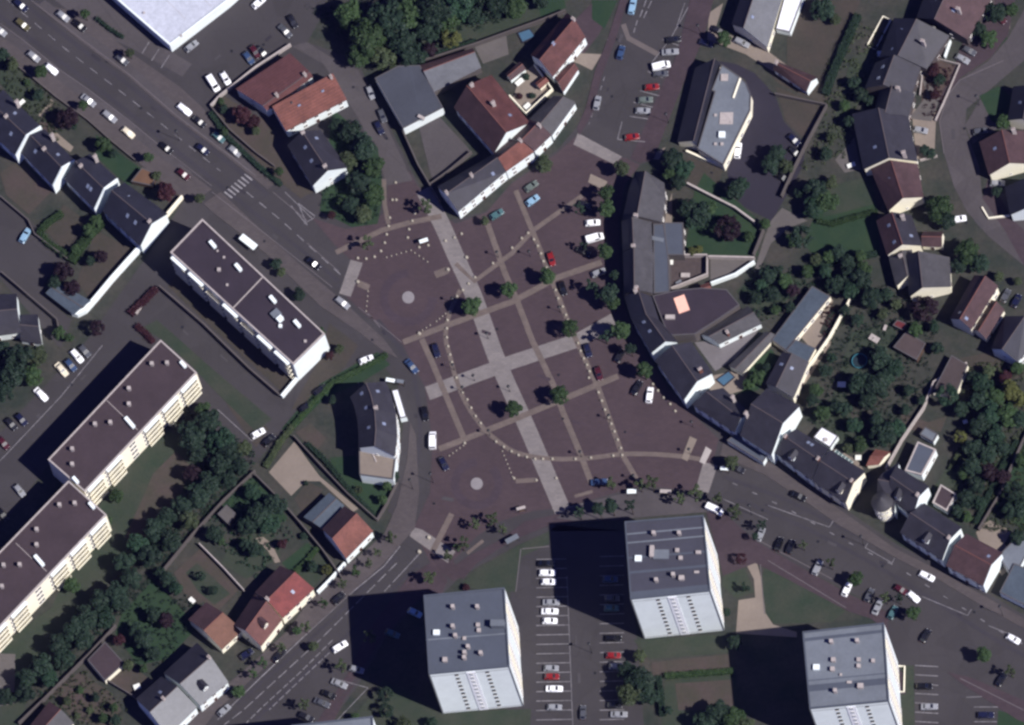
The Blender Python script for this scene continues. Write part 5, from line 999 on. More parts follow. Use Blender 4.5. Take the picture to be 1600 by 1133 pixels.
# ================================================================ TREES
T = {
'in the wood at the top': [(545,22,26,'green'),(575,60,34,'green'),(560,85,22,'green'),(605,30,34,'dark'),(632,70,26,'dark'),(640,20,30,'green'),(600,92,22,'olive'),(680,20,32,'dark'),(722,8,30,'teal'),(668,50,20,'dark'),(770,6,28,'dark'),(805,8,24,'green'),(700,30,22,'green'),(845,2,14,'dark'),(745,25,18,'dark')],
'below the wood beside the workshop': [(640,95,15,'dark'),(657,88,14,'dark'),(705,60,16,'yellow','round'),(672,78,13,'purple'),(615,110,10,'olive')],
'between the lane and the white gabled slate house': [(525,195,12,'dark'),(548,205,20,'dark'),(570,230,24,'dark'),(545,250,18,'olive'),(585,262,20,'green'),(560,285,22,'dark'),(582,305,20,'green'),(550,322,16,'dark'),(568,335,16,'olive'),(535,315,10,'green')],
'in the front garden of the red-roofed house': [(378,178,17,'maroon'),(395,190,12,'maroon'),(350,170,8,'dark'),(400,205,8,'olive'),(345,158,7,'green')],
'on the upper left avenue pavement': [(133,22,9,'green','broad',5),(203,83,8,'olive','broad',4.5),(64,112,12,'green','broad',4),(130,164,9,'green','broad',4),(232,246,9,'green','broad',4),(350,205,8,'green','broad',4),(312,310,9,'olive','broad',4),(436,268,8,'green','broad',4),(518,336,7,'maroon','broad',3)],
'in the upper left gardens': [(60,148,10,'dark'),(42,130,7,'green'),(105,185,18,'purple'),(115,195,10,'dark'),(162,228,15,'green'),(258,300,17,'maroon'),(20,100,12,'olive'),(5,85,12,'dark'),(245,275,9,'olive'),(178,240,8,'dark')],
'in the gardens above the white curved wall': [(150,345,12,'green'),(138,362,13,'green'),(158,400,12,'purple'),(140,408,9,'dark'),(96,398,6,'dark'),(100,425,18,'purple'),(112,450,14,'purple'),(86,440,12,'dark'),(118,390,9,'green')],
'at the far left beside the yard': [(30,560,26,'dark'),(55,555,20,'olive'),(20,585,24,'dark'),(50,588,18,'green'),(5,610,20,'dark'),(92,520,12,'green'),(152,512,13,'purple','round'),(0,545,18,'dark'),(108,528,8,'green')],
'in the belt beside the long brown-roofed block, upper part': [(300,680,26,'dark'),(325,660,24,'dark'),(345,690,24,'teal'),(308,705,18,'dark'),(318,640,14,'green'),(360,705,20,'dark'),(380,700,14,'olive'),(345,725,20,'dark'),(375,730,16,'dark'),(300,740,16,'purple'),(325,755,20,'dark'),(355,750,16,'dark')],
'in the belt beside the long brown-roofed block, lower part': [(310,775,22,'dark'),(285,790,19,'dark'),(262,808,18,'dark'),(295,815,18,'olive'),(240,830,22,'dark'),(265,845,20,'dark'),(215,850,20,'teal'),(235,870,22,'dark'),(195,880,20,'dark'),(205,905,20,'dark'),(170,815,8,'green'),(182,775,13,'green')],
'in the belt near the lower left corner': [(180,930,23,'dark'),(155,940,21,'dark'),(165,965,18,'teal'),(135,965,21,'dark'),(115,985,23,'dark'),(130,1000,18,'dark'),(90,1010,21,'dark'),(100,1030,18,'dark'),(65,1040,21,'dark'),(75,1060,16,'teal'),(40,1060,18,'dark'),(40,1085,18,'dark'),(10,1090,16,'dark'),(112,915,14,'green'),(190,945,14,'dark')],
'in the walled gardens left of the orange-roofed house': [(395,770,14,'teal'),(405,805,22,'dark'),(430,790,20,'dark'),(388,820,18,'dark'),(420,820,18,'teal'),(335,835,15,'dark'),(400,860,14,'dark'),(385,852,12,'dark'),(442,850,9,'maroon'),(475,838,7,'dark'),(345,845,8,'green'),(375,845,6,'green')],
'in the gardens behind the red-roofed pair': [(314,900,8,'dark','round'),(333,922,8,'dark','round'),(262,905,14,'dark'),(250,895,10,'dark'),(275,920,12,'teal'),(240,960,14,'dark'),(258,970,14,'purple'),(225,1000,18,'dark'),(212,985,14,'dark'),(238,1020,14,'dark'),(186,1000,10,'maroon'),(200,1040,10,'olive'),(510,890,9,'yellow','round'),(488,885,10,'dark'),(225,1045,8,'green')],
'in the kitchen gardens in the lower left corner': [(105,1095,8,'olive'),(125,1078,7,'green'),(150,1090,8,'dark'),(140,1110,7,'olive'),(160,1122,9,'green'),(180,1125,10,'dark'),(178,1105,8,'green'),(120,1118,6,'olive'),(100,1130,9,'dark')],
'along the lower left avenue pavement': [(610,840,12,'olive','sparse',4.5),(556,893,11,'green','sparse',4.5),(505,942,10,'green','sparse',4.5),(478,980,11,'olive','sparse',4.5),(464,985,8,'green'),(412,1035,11,'green','sparse',4.5),(372,1080,12,'green','broad',3.5),(490,1010,9,'olive'),(590,862,9,'olive','sparse',4),(535,912,10,'olive','sparse',4),(440,1012,10,'olive','sparse',4),(395,1052,10,'green','sparse',4),(575,880,9,'olive','sparse',4)],
'in the verge left of the first grey-roofed tower': [(535,1040,13,'olive','sparse',5),(672,902,14,'olive','sparse',5),(578,995,14,'olive','sparse',5),(475,1100,12,'olive','sparse',5),(602,1085,12,'dark','round'),(603,1110,12,'dark','round'),(630,1130,12,'olive','round'),(675,1130,10,'dark'),(555,1120,8,'green')],
'on the pavement south of the square': [(770,812,14,'olive','sparse',5),(722,850,14,'olive','sparse',5),(715,855,9,'green','sparse',4),(955,755,12,'olive','sparse',5),(1018,755,15,'olive','sparse',6),(1090,770,16,'olive','sparse',6),(955,790,13,'dark','broad',8),(985,790,12,'dark','sparse',7),(1150,800,15,'olive','sparse',6),(935,795,12,'dark','broad',9),(728,918,7,'maroon'),(742,818,11,'olive','sparse',4.5),(700,868,11,'olive','sparse',4.5),(785,826,10,'olive','sparse',4.5),(905,800,12,'dark','sparse',6),(1062,778,12,'olive','sparse',5.5),(1000,758,11,'olive','sparse',5.5),(1120,778,11,'olive','sparse',5)],
'standing in the paved square': [(738,479,18,'green','broad',5.5),(796,453,15,'green','broad',5.5),(856,431,15,'green','broad',5.5),(890,513,15,'green','broad',5.5),(803,638,15,'green','broad',5.5),(874,618,16,'green','broad',5.5),(665,322,15,'olive','sparse',5.5),(758,345,8,'olive','broad',3),(850,256,15,'olive','broad',3),(572,380,14,'olive','sparse',5)],
'along the shaded right edge of the square': [(905,325,12,'dark','sparse',5.5),(925,445,13,'dark','sparse',6),(935,460,11,'dark','sparse',6),(945,525,13,'dark','sparse',6),(960,430,9,'dark','broad',5),(985,545,10,'dark','broad',6),(912,385,9,'dark','sparse',5),(948,300,13,'green','broad',6.5),(972,262,14,'olive','broad',6),(948,325,15,'green','broad',6.5),(946,392,14,'green','broad',6.5),(952,458,17,'dark','broad',7),(970,515,17,'green','broad',6.5),(1006,580,15,'green','broad',6.5),(958,474,12,'green','broad',6)],
'in the walled courtyard with the orange outhouse': [(822,120,7,'dark'),(832,150,6,'dark'),(812,150,6,'maroon')],
'beside the school': [(1052,250,20,'dark'),(1070,265,18,'teal'),(1060,285,14,'dark'),(1048,272,14,'green'),(1150,298,17,'dark'),(1160,288,12,'teal'),(1215,240,16,'dark'),(1205,258,18,'dark'),(1228,262,14,'olive'),(1130,62,14,'green','broad',6),(1195,350,10,'green')],
'in the garden behind the top of the curved row': [(1075,325,17,'dark'),(1095,335,20,'dark'),(1080,345,14,'teal'),(1110,325,12,'green'),(1136,356,22,'purple','round'),(1082,392,8,'yellow'),(1170,370,10,'green'),(1065,320,10,'dark'),(1092,390,7,'yellow')],
'in the gardens right of the triangular yard': [(1310,395,14,'dark'),(1325,410,14,'dark'),(1345,400,11,'green'),(1295,400,12,'green'),(1305,445,16,'dark'),(1290,425,12,'teal'),(1275,405,10,'olive'),(1235,480,10,'dark'),(1212,485,9,'green'),(1165,495,8,'green'),(1185,590,14,'green'),(1170,600,10,'green'),(1200,575,9,'dark'),(1200,430,16,'dark'),(1190,445,12,'teal'),(1225,440,14,'green'),(1215,425,12,'dark'),(1240,455,12,'purple'),(1260,425,12,'green'),(1180,465,12,'dark'),(1205,460,14,'dark')],
'around the upper lawns at right': [(1275,300,22,'dark'),(1292,315,20,'green'),(1270,325,18,'teal'),(1250,300,10,'dark'),(1252,370,18,'dark','round'),(1240,375,14,'green'),(1300,285,12,'olive'),(1285,15,20,'dark'),(1305,30,10,'olive'),(1330,190,13,'dark'),(1345,150,14,'dark'),(1320,165,10,'green'),(1335,130,12,'dark'),(1360,158,10,'dark'),(1300,215,10,'olive'),(1290,240,12,'dark')],
'along the curving street at right': [(1468,328,24,'green'),(1480,345,16,'dark'),(1455,320,14,'dark'),(1512,395,22,'green'),(1530,412,17,'dark'),(1498,415,14,'dark'),(1568,190,13,'green'),(1545,60,16,'green'),(1555,20,18,'dark'),(1530,45,14,'dark'),(1460,110,12,'maroon'),(1468,125,10,'dark'),(1460,148,9,'maroon'),(1445,235,10,'dark'),(1455,240,9,'dark'),(1558,300,10,'dark'),(1560,432,9,'olive'),(1590,440,8,'olive'),(1580,15,12,'green')],
'in the gardens below the grey slate house, upper group': [(1345,440,20,'dark'),(1360,465,20,'dark'),(1330,455,16,'teal'),(1325,430,14,'dark'),(1350,420,13,'green'),(1445,482,22,'purple','round'),(1385,460,12,'dark'),(1400,475,10,'olive'),(1380,490,10,'olive'),(1340,500,12,'dark'),(1320,485,10,'dark'),(1430,515,13,'green'),(1460,510,10,'teal'),(1465,545,12,'dark')],
'around the trampoline gardens': [(1375,560,20,'dark'),(1395,575,18,'teal'),(1345,600,22,'dark'),(1370,605,24,'dark'),(1385,590,16,'dark'),(1355,625,16,'dark'),(1320,640,14,'dark'),(1305,635,12,'dark'),(1275,610,12,'green'),(1270,625,12,'dark'),(1285,645,14,'green'),(1290,580,12,'dark'),(1300,560,10,'teal')],
'behind the terrace and the villa': [(1335,665,14,'teal'),(1380,680,22,'dark'),(1400,670,16,'teal'),(1370,655,14,'dark'),(1345,695,14,'green'),(1325,700,10,'olive'),(1480,617,18,'teal','round'),(1500,640,14,'dark'),(1415,640,10,'dark'),(1420,610,10,'dark'),(1500,683,11,'yellow','round'),(1440,625,8,'dark')],
'in the leafy gardens at the right edge, upper part': [(1535,600,18,'teal'),(1555,620,18,'green'),(1580,610,18,'yellow'),(1595,625,16,'yellow'),(1530,625,18,'dark'),(1550,645,20,'teal'),(1575,650,20,'green'),(1595,655,16,'dark'),(1530,665,20,'dark'),(1555,680,18,'teal'),(1520,590,12,'dark'),(1545,580,12,'olive'),(1570,590,12,'maroon'),(1590,575,12,'green')],
'in the leafy gardens at the right edge, middle part': [(1520,700,18,'dark'),(1540,710,18,'dark'),(1520,730,18,'dark'),(1545,740,16,'purple'),(1505,740,12,'green'),(1525,760,16,'dark'),(1510,780,16,'dark'),(1495,800,12,'dark'),(1530,785,12,'teal'),(1565,700,14,'dark'),(1568,745,13,'purple'),(1585,770,18,'dark','round'),(1598,795,18,'dark'),(1580,800,16,'dark'),(1598,720,14,'green'),(1512,808,10,'green'),(1590,840,14,'dark')],
'along the parking strip of the right-hand avenue': [(1180,838,6,'dark','broad',4),(1255,852,9,'olive','sparse',4),(1298,880,10,'olive','sparse',5),(1338,904,13,'green','broad',5),(1384,934,11,'olive','sparse',5),(1428,958,13,'green','broad',5.5),(1190,820,11,'dark','sparse',5),(1538,1022,14,'green','broad',5.5),(1580,1048,12,'olive','sparse',5.5),(1143,722,13,'olive','broad',4.5),(1405,935,9,'dark','sparse',4.5)],
'on the grass between the towers': [(1000,1065,26,'dark'),(985,1085,22,'olive'),(1012,1085,20,'dark'),(980,1050,18,'dark'),(1148,1003,14,'dark'),(1158,873,9,'maroon','round'),(1165,918,11,'dark','sparse',3),(1135,957,7,'dark'),(1120,1115,24,'dark'),(1145,1125,22,'green'),(1100,1130,20,'dark'),(1165,1135,18,'olive'),(1045,1110,8,'dark'),(1000,1025,12,'olive')],
'round the curved building': [(605,760,9,'green'),(615,745,10,'dark'),(560,765,7,'olive','round'),(530,545,8,'olive'),(515,555,8,'maroon'),(500,520,10,'green'),(468,460,12,'dark'),(432,412,10,'dark'),(440,425,8,'olive'),(598,780,9,'green'),(478,755,5,'dark'),(520,625,8,'dark')]}
for z_, l_ in T.items(): trees(z_, l_)
undergrowth('ground_cover', [(480,10),(830,-10),(800,30),(700,60),(660,95),(600,110),(560,95)], 798, 'dark', .8, 3, h=.8, label='low rough plants in the wood at the top')
undergrowth('ground_cover', [(500,330),(520,180),(590,230),(600,300),(590,350),(550,355)], 266, 'dark', .6, 4, h=.8, label='low rough plants beside the lane garden')
undergrowth('ground_cover', [(290,640),(400,700),(400,740),(310,830),(190,960),(60,1090),(20,1100),(150,950),(250,820),(300,740)], 950, 'dark', .7, 5, h=.8, label='low rough plants in the tree belt at lower left')
undergrowth('ground_cover', [(1300,480),(1400,440),(1470,500),(1450,600),(1400,700),(1330,700),(1260,660),(1280,560)], 798, 'dark', .6, 6, h=.8, label='low rough plants around the trampoline gardens')
undergrowth('ground_cover', [(1500,570),(1610,560),(1610,830),(1530,830),(1480,800),(1510,680)], 988, 'olive', .6, 7, h=.8, label='low rough plants in the leafy gardens at the right edge')
undergrowth('ground_cover', [(320,780),(400,745),(460,840),(400,905),(340,860)], 304, 'teal', .5, 8, h=.8, label='low rough plants in the walled garden left of the orange roof')
undergrowth('ground_cover', [(190,960),(250,880),(290,930),(330,960),(260,1040),(200,1040)], 285, 'dark', .5, 9, h=.8, label='low rough plants in the garden behind the slate houses at lower left')
undergrowth('ground_cover', [(1290,100),(1345,40),(1400,60),(1360,180),(1320,250),(1250,270),(1290,180)], 323, 'olive', .5, 10, h=.8, label='low rough plants behind the linked houses at upper right')
undergrowth('ground_cover', [(1150,455),(1190,410),(1290,430),(1330,470),(1270,450),(1200,510)], 209, 'dark', .5, 12, h=.8, label='low rough plants right of the triangular yard')
undergrowth('ground_cover', [(60,1090),(130,1045),(200,1110),(180,1150),(80,1140)], 247, 'olive', .5, 13, h=.8, label='low rough plants in the lower left corner kitchen garden')
undergrowth('ground_cover', [(0,80),(60,130),(110,180),(90,220),(0,170)], 209, 'olive', .5, 14, h=.8, label='low rough plants in the upper left front gardens')
undergrowth('ground_cover', [(1438,92),(1498,104),(1478,150),(1462,185),(1440,180),(1448,150)], 85, 'maroon', .5, 15, h=.8, label='low rough plants on the brown terrace in the bend')
undergrowth('ground_cover', [(1285,470),(1310,480),(1290,530),(1280,525)], 47, 'maroon', .4, 16, h=.8, label='low rough plants beside the long shed path')
# ================================================================ STREET THINGS
stones('in the dotted line at the upper right', 'the top', [(825,364),(834,374),(840,384),(845,396),(849,408),(854,418),(868,453),(872,466),(879,479),(884,492),(887,500)])
stones('in the dotted line, right of the centre', 'the top', [(903,536),(907,548),(912,560),(917,570),(921,580),(920,590)])
stones('in the dotted line at the lower right', 'the top', [(935,613),(940,626),(945,640),(951,652),(955,662),(960,674),(965,687),(970,700)])
stones('in the dotted curve along the foot', 'the right', [(972,711),(958,712),(923,715),(899,717),(863,717),(848,717),(836,717),(823,714),(810,711),(799,705),(787,698),(775,690)])
stones('in the left dotted curve, below the cross band', 'the top', [(723,613),(730,624),(736,637),(743,650),(751,661)])
stones('in the left dotted curve, above the cross band', 'the top', [(703,487),(699,500),(698,513),(698,527),(700,541),(703,554),(706,566),(713,590)])
stones('in the diagonal row crossing the central band', 'the lower end', [(714,463),(723,453),(732,443),(742,433),(770,411),(800,387),(815,372)])
stones('in the left curve below the lane entrance', 'the top', [(613,312),(609,340),(607,353),(604,366),(601,379),(595,392),(585,401),(572,404),(559,403)])
stones('in the right curve below the lane entrance', 'the top', [(648,333),(644,345),(639,358),(637,371),(655,386),(669,383)])
stones('beside the top of the central band', 'the left', [(696,376),(710,371),(721,365)])
stones('standing at the entrance of the lane', 'the left', [(618,285),(619,312)])
stones('along the lower right shaded fronts', 'the top', [(1020,600),(1028,610),(1037,621),(1047,631),(1055,642)])
stones('on the pavement by the lower left crossing', 'the top', [(670,840),(655,862)], 1.5)
stones('at the edges of the small roundabout crossing', 'the left', [(559,440),(655,521),(729,402),(700,421)], 1.3)
stones('near the two end strips of the central band', 'the left', [(726,692),(803,747),(838,750),(869,747)])
def pegs(phrase, a, b_, n):
    P = [(a[0]+(b_[0]-a[0])*i/(n-1), a[1]+(b_[1]-a[1])*i/(n-1)) for i in range(n)]
    for i, p in enumerate(P):
        q = W(p[0], p[1], .3); o = thing('parking_post', f'{ORD[i]} short white post from the left {phrase}', 'post', (q.x, q.y, gz(q.x, q.y)), 0, 'short white posts around the roundabouts', PEG)
b = MB(); b.cyl((0,0,0), (0,0,.45), .2, .16, 8); b.cyl((0,0,.45), (0,0,.5), .16, .05, 8); PEG = b.mesh('parking_post', STONE)
pegs('in the arc above the upper roundabout disc', (604,402), (642,391), 6)
pegs('up right of the upper roundabout disc', (648,395), (668,409), 4)
pegs('left of the upper roundabout disc', (575,455), (572,486), 5)
pegs('below right of the upper roundabout disc', (682,502), (696,490), 4)
pegs('in the slanted row above the lower roundabout disc', (702,712), (724,696), 5)
pegs('right of the lower roundabout disc', (785,705), (801,745), 7)
pegs('far below the upper roundabout disc', (660,516), (672,508), 3)
for i, (x, y, l) in enumerate([(776,394,'above the diagonal stone row'),(706,466,'left of the tree on the central band'),(707,570,'at the left end of the wide cross band'),(760,521,'on the central band above the cross band'),(826,393,'right of the diagonal stone row'),(722,605,'below the left end of the cross band'),(763,673,'where the dotted curve meets the lower brown band'),(951,649,'in the lower right dotted line'),(906,706,'on the dotted curve along the foot of the square'),(1080,659,'near the shaded fronts at lower right'),(989,743,'beside the avenue at the foot of the square'),(794,604,'in the centre of the square'),(739,587,'on the wide cross band, left part'),(873,480,'right of the middle, beside the dotted line'),(1076,702,'on the long beige island')]):
    lamp(x, y, 'dark post lamp '+l)
for x, y, l in [(640,750,'on the pavement left of the lower roundabout disc'),(1040,178,'on the avenue pavement left of the school wing'),(672,740,'by the curve of the lower left road'),(920,1006,'in the middle of the bottom car park'),(1170,790,'by the parking strip of the right-hand avenue'),(1345,838,'on the right-hand avenue pavement below the turret'),(1562,948,'near the blue-grey garages at the right edge'),(560,600,'on the grass above the curved building'),(275,205,'between parked cars on the upper left avenue'),(1525,150,'inside the street bend'),(388,1000,'on the lower left avenue pavement'),(455,160,'near the top of the lane'),(1090,40,'at the top of the upper right avenue')]:
    lamp(x, y, 'tall street lamp '+l, 7.0, 'street lamps along the roads')
shelter(388,378,-38,5.2,1.8,'pale-roofed bus shelter beside the white apartment block')
shelter(662,376,18,2.3,1.0,'small white-roofed kiosk near the upper roundabout disc', name='kiosk', cat='kiosk')
shelter(987,768,2,2.4,1.2,'small white-roofed shelter between the thin trees south of the square')
shelter(1040,768,-3,3.0,1.0,'narrow white-roofed shelter left of the white van south of the square', m=CHIM)
shelter(814,794,15,2.4,.8,'little white-roofed stop beside the curved pavement below the square', m=CHIM)
shelter(1132,732,-5,2.2,1.0,'small white-roofed stand by the tree at the right avenue corner', name='kiosk', cat='kiosk')
shelter(800,842,28,3.6,1.4,'grey-roofed bus shelter on the pavement above the bottom lawn', m=PALER)
shelter(610,594,-10,2.4,1.0,'small white-roofed stall in front of the curved building', name='kiosk', cat='kiosk')
shelter(625,596,-10,2.0,1.0,'grey-roofed stall in front of the curved building', m=PALER, name='kiosk', cat='kiosk')
shelter(1055,704+400,0,.1,.1,'x') if False else None
# garden things
def pool(label, P, h=.5, name='swimming_pool', m=POOL):
    c = W(*P[0]); q = [tuple((W(*p)-c)[:2]) for p in P]; t = thing(name, label, 'pool', (c.x, c.y, gz(c.x, c.y))); b = MB(); b.prism(q, 0, h); b.obj('rim', DASPH, t); b = MB(); b.prism(inset(q, .3), h, h+.06); b.obj('water', m, t)
pool('blue rectangular pool between the curved row and the long shed', [(1118,594),(1139,580),(1149,590),(1131,605)], .3)
pool('pale blue pool beside the red-tiled house in the top yards', [(808,52),(828,45),(838,58),(816,68)], .4)
def tramp(x, y, r, label):
    p = W(x, y, .9); t = thing('trampoline', label, 'trampoline', (p.x, p.y, gz(p.x, p.y))); b = MB(); n = 24
    b.cyl((0,0,.85), (0,0,.9), r, r, n); b.obj('mat', mat('trampoline_mat', (36,56,66), .1), t); b = MB()
    for i in range(n):
        a0, a1 = 2*pi*i/n, 2*pi*(i+1)/n; b.cyl((r*cos(a0), r*sin(a0), .95), (r*cos(a1), r*sin(a1), .95), .12, .12, 6)
    b.obj('padding', mat('padding_blue', (70,150,170), .1), t)
    for i in range(6):
        a0 = pi*i/3; b = MB(); b.cyl((r*cos(a0), r*sin(a0), 0), (r*cos(a0), r*sin(a0), 2.3), .03, .03, 6); b.obj('pole', METAL, t)
tramp(1343,564,2.0,'round trampoline with blue padding in the right gardens')
def tarp(name, label, cat, px, py, w_, d_, h_, ang, m):
    a = radians(ang); p = W(px, py, h_); q = W(px+10*cos(a), py-10*sin(a), h_); t = thing(name, label, cat, (p.x, p.y, gz(p.x, p.y)), atan2(q.y-p.y, q.x-p.x)); b = MB(); b.box((0,0,h_), (w_, d_, .08)); b.obj('table_top', m, t)
    for sx in (-1, 1):
        for sy in (-1, 1): b = MB(); b.box((sx*(w_/2-.1), sy*(d_/2-.1), h_/2-.02), (.08,.08,h_-.04)); b.obj('leg', METALL, t)
WH2 = mat('white_plastic', (215,215,208), .05)
for x, y, w_, d_, a, l, m in [(812,128,2.4,1.4,40,'upper pale table in the walled terrace courtyard',WH2),(824,166,1.8,1.5,40,'lower white table in the walled terrace courtyard',WH2),(1366,529,2.8,1.7,-30,'pale rectangular garden table on the lawn above the trampoline',CHIM),(1315,601,2.2,1.6,0,'white oblong garden table below the trampoline',WH2),(1508,659,1.2,1.0,20,'small white table near the round blue-green tree',WH2),(1341,715,1.6,1.4,0,'white round table on the terrace behind the terrace houses',WH2),(1048,410,1.3,1.3,0,'white square table in a corner of the tiled terrace',WH2),(1071,430,2.4,1.2,0,'pale long table on the tiled terrace',CHIM),(1061,442,1.6,1.2,30,'grey small table on the tiled terrace',METALL),(300,938,1.8,1.2,-45,'white bench table in the lower left kitchen gardens',WH2),(214,1073,1.8,1.5,20,'white table in the yard behind the slate houses',WH2),(34,160,1.8,1.1,40,'white garden table behind the upper left terrace',WH2),(1330,258,2.2,1.2,20,'white table set on the paved patch left of the linked row',WH2),(1375,84,1.5,1.5,0,'white box table beside the linked row garden',WH2),(1383,512,1.6,.8,70,'pale narrow table among the right garden shrubs',CHIM),(955,372,.1,.1,0,'x',WH2)]:
    if l != 'x': tarp('garden_table', l, 'table', x, y, w_, d_, .75, a, m)
# greenhouse frames
def greenhouse(label, P, h=1.6):
    c = W(*P[0]); q = [tuple((W(*p)-c)[:2]) for p in P]; t = thing('greenhouse', label, 'greenhouse', (c.x, c.y, gz(c.x, c.y))); b = MB(); b.prism(q, 0, h-.05); b.obj('glazing', mat('greenhouse_glass', (130,150,150), .1, 1, 3, .25), t)
    for i in range(6):
        f_ = i/5; a = Vector(q[0]).lerp(Vector(q[1]), f_); e = Vector(q[3]).lerp(Vector(q[2]), f_); b = MB(); b.cyl((a.x, a.y, h), (e.x, e.y, h), .06, .06, 5); b.obj('glazing_bar', WHITE, t)
greenhouse('striped glass lean-to behind the slate terrace, by the white garden room', [(1308,706),(1334,724),(1328,733),(1302,715)])
wall('garden_wall', 'pale rim of the long narrow plot beside the linked houses at top', 'wall', [(1380,26),(1392,32),(1368,78),(1355,72)], .5, .25, CREAM, closed=True)
# ================================================================ CARS
H, SAL, E, VN = 'hatchback', 'saloon car', 'estate car', 'van'
cars('on the right side of the upper left avenue', 'the top left', [(32,8,-38,'navy',E),(98,25,-38,'silver',H),(124,40,-38,'black',H),(190,93,-38,'grey',H),(288,171,-38,'white',E),(311,190,-38,'dark',H),(341,214,-38,'teal',H),(366,236,-38,'silver',H)])
cars('parked on the house side of the upper left avenue', 'the top left', [(35,38,-38,'bronze',E),(52,88,-38,'silver',H),(80,108,-38,'white',H),(138,157,-38,'silver',SAL),(171,182,-38,'silver',E),(200,207,-38,'beige',H),(259,231,-38,'black',H),(286,272,-38,'maroon',H)])
cars('driving down the upper left avenue above the zebra crossing', '', [(316,233,-38,'navy',H)])
cars('standing by the corner of the white shop hall', '', [(299,72,38,'silver',H)])
cars('in the shop hall car park beside the garden wall', 'the avenue', [(333,130,-58,'white',VN),(352,122,-58,'white',H),(388,90,-52,'blue',H),(398,80,-52,'maroon',H),(410,82,-45,'dark',SAL)])
cars('parked where the shop car park meets the lane', 'the lane', [(445,48,-45,'grey',SAL),(457,33,-60,'dark',H)])
cars('at the top edge in the shop hall car park', '', [(404,4,40,'white',H)])
cars('parked against the workshop in the lane', 'the top', [(579,144,-68,'silver',H),(597,180,-68,'grey',H)])
cars('driving in the lane beside the workshop', '', [(592,199,-62,'navy',H)])
cars('waiting before the crossing of the upper roundabout', '', [(489,411,-38,'black',SAL)])
cars('passing the upper roundabout with sunlit windscreen', '', [(535,473,-38,'silver',E)])
cars('on the road left of the dotted curve', '', [(643,572,-50,'blue',SAL)])
cars('parked on the grass edge near the white apartment end wall', '', [(572,562,22,'white',H)])
cars('parked alone on the paving left of the central band', '', [(681,547,-72,'navy',H)])
cars('parked along the hedge left of the curved building', 'the curved building', [(500,610,38,'dark',H),(478,636,38,'dark',H)])
cars('parked at the corner of the tree belt beside the sandy drive', 'the belt', [(403,677,30,'white',H),(420,688,45,'dark',H)])
cars('on the road in front of the curved building', '', [(664,646,-80,'black',H)])
cars('parked on the road in front of the curved building', '', [(676,688,90,'white',VN)])
cars('near the short white posts above the lower roundabout disc', '', [(693,724,-62,'navy',H)])
cars('driving on the upper right avenue', 'the top', [(988,10,78,'light-blue',E),(970,82,75,'blue',H),(933,161,78,'silver',H)])
cars('in the slanted bays of the upper right avenue', 'the top', [(1052,62,8,'dark',H),(1047,81,5,'silver',SAL),(1033,103,14,'white',VN),(1032,115,2,'grey',H),(1018,136,6,'red',H),(1008,156,4,'green-grey',H),(1004,173,0,'silver',H),(987,214,8,'red',H)])
cars('under the tree by the beige path at the top right', 'the left', [(1103,67,-15,'navy',H),(1122,48,-28,'dark',H)])
cars('parked on the beige path by the grey-roofed annexe', '', [(1159,66,-25,'silver',E)])
cars('parked beside the school in its dark yard', '', [(1153,235,82,'white',E)])
cars('at the right wall of the dark school yard', 'the top', [(1240,218,-42,'navy',H),(1242,238,-42,'dark',H),(1222,277,-30,'black',H)])
cars('parked below the bright row house fronts', 'the left', [(776,335,32,'teal',H),(830,291,36,'green-grey',H),(832,313,36,'light-blue',H)])
cars('along the shaded right edge of the square', 'the top', [(914,320,-20,'dark',H),(926,348,5,'white',H),(929,372,16,'white',VN),(911,393,-22,'black',H),(935,426,22,'silver',H),(968,556,62,'dark',H),(995,606,60,'dark',SAL),(1015,617,82,'white',E)])
cars('standing at the top of the right dotted stone line', '', [(861,404,-72,'red',H)])
cars('beside the dotted stone line right of the middle', 'the top', [(879,450,-72,'black',H),(918,547,-72,'navy',H),(935,583,-72,'maroon',H)])
cars('turning at the foot of the square', '', [(936,753,5,'blue',SAL)])
cars('parked by the corner tree at the start of the right avenue', '', [(1152,732,-22,'dark',H)])
cars('parked above the striped-roof tower', '', [(1116,796,-25,'white',VN)])
cars('driving on the right-hand avenue below the terrace', '', [(1247,775,-25,'black',SAL)])
cars('driving on the right-hand avenue with glaring windscreen', '', [(1448,900,-25,'white',E)])
cars('in the slanted bays beside the right-hand avenue', 'the left', [(1188,835,68,'silver',H),(1217,850,70,'black',H),(1235,854,70,'dark',H),(1277,887,65,'silver',E),(1323,921,65,'white',H),(1358,930,65,'grey',H),(1371,949,65,'silver',SAL),(1395,957,62,'teal',H)])
cars('at the kerb between the thin trees of the right-hand avenue', 'the left', [(1407,921,-30,'maroon',H),(1427,932,-40,'white',H)])
cars('parked near the fork of the lower right car park', '', [(1446,993,60,'dark',H)])
cars('in the lined bays right of the pale-roofed tower', 'the top', [(1444,1072,0,'black',E),(1452,1104,2,'silver',SAL)])
cars('in the bottom right bays beside the grass', '', [(1540,1117,0,'navy',E)])
cars('under the thin tree in the lower right corner', '', [(1564,1062,60,'dark',H)])
cars('on the right-hand avenue near the right edge', '', [(1583,998,-28,'white',H)])
cars('in the left row of the bottom car park', 'the top', [(853,880,0,'black',SAL),(855,895,0,'white',E),(857,909,0,'white',H),(861,941,0,'silver',SAL),(859,955,0,'white',SAL),(859,970,0,'white',H),(861,1044,0,'silver',H),(862,1057,0,'red',H),(866,1076,0,'white',SAL),(866,1105,0,'silver',H)])
cars('in the right row of the bottom car park', 'the top', [(953,905,0,'blue',H),(956,935,0,'grey',H),(955,950,0,'teal',H),(958,997,0,'black',E),(958,1024,0,'red',H),(963,1041,0,'silver',H),(960,1102,0,'dark',H),(967,1116,0,'silver',SAL)])
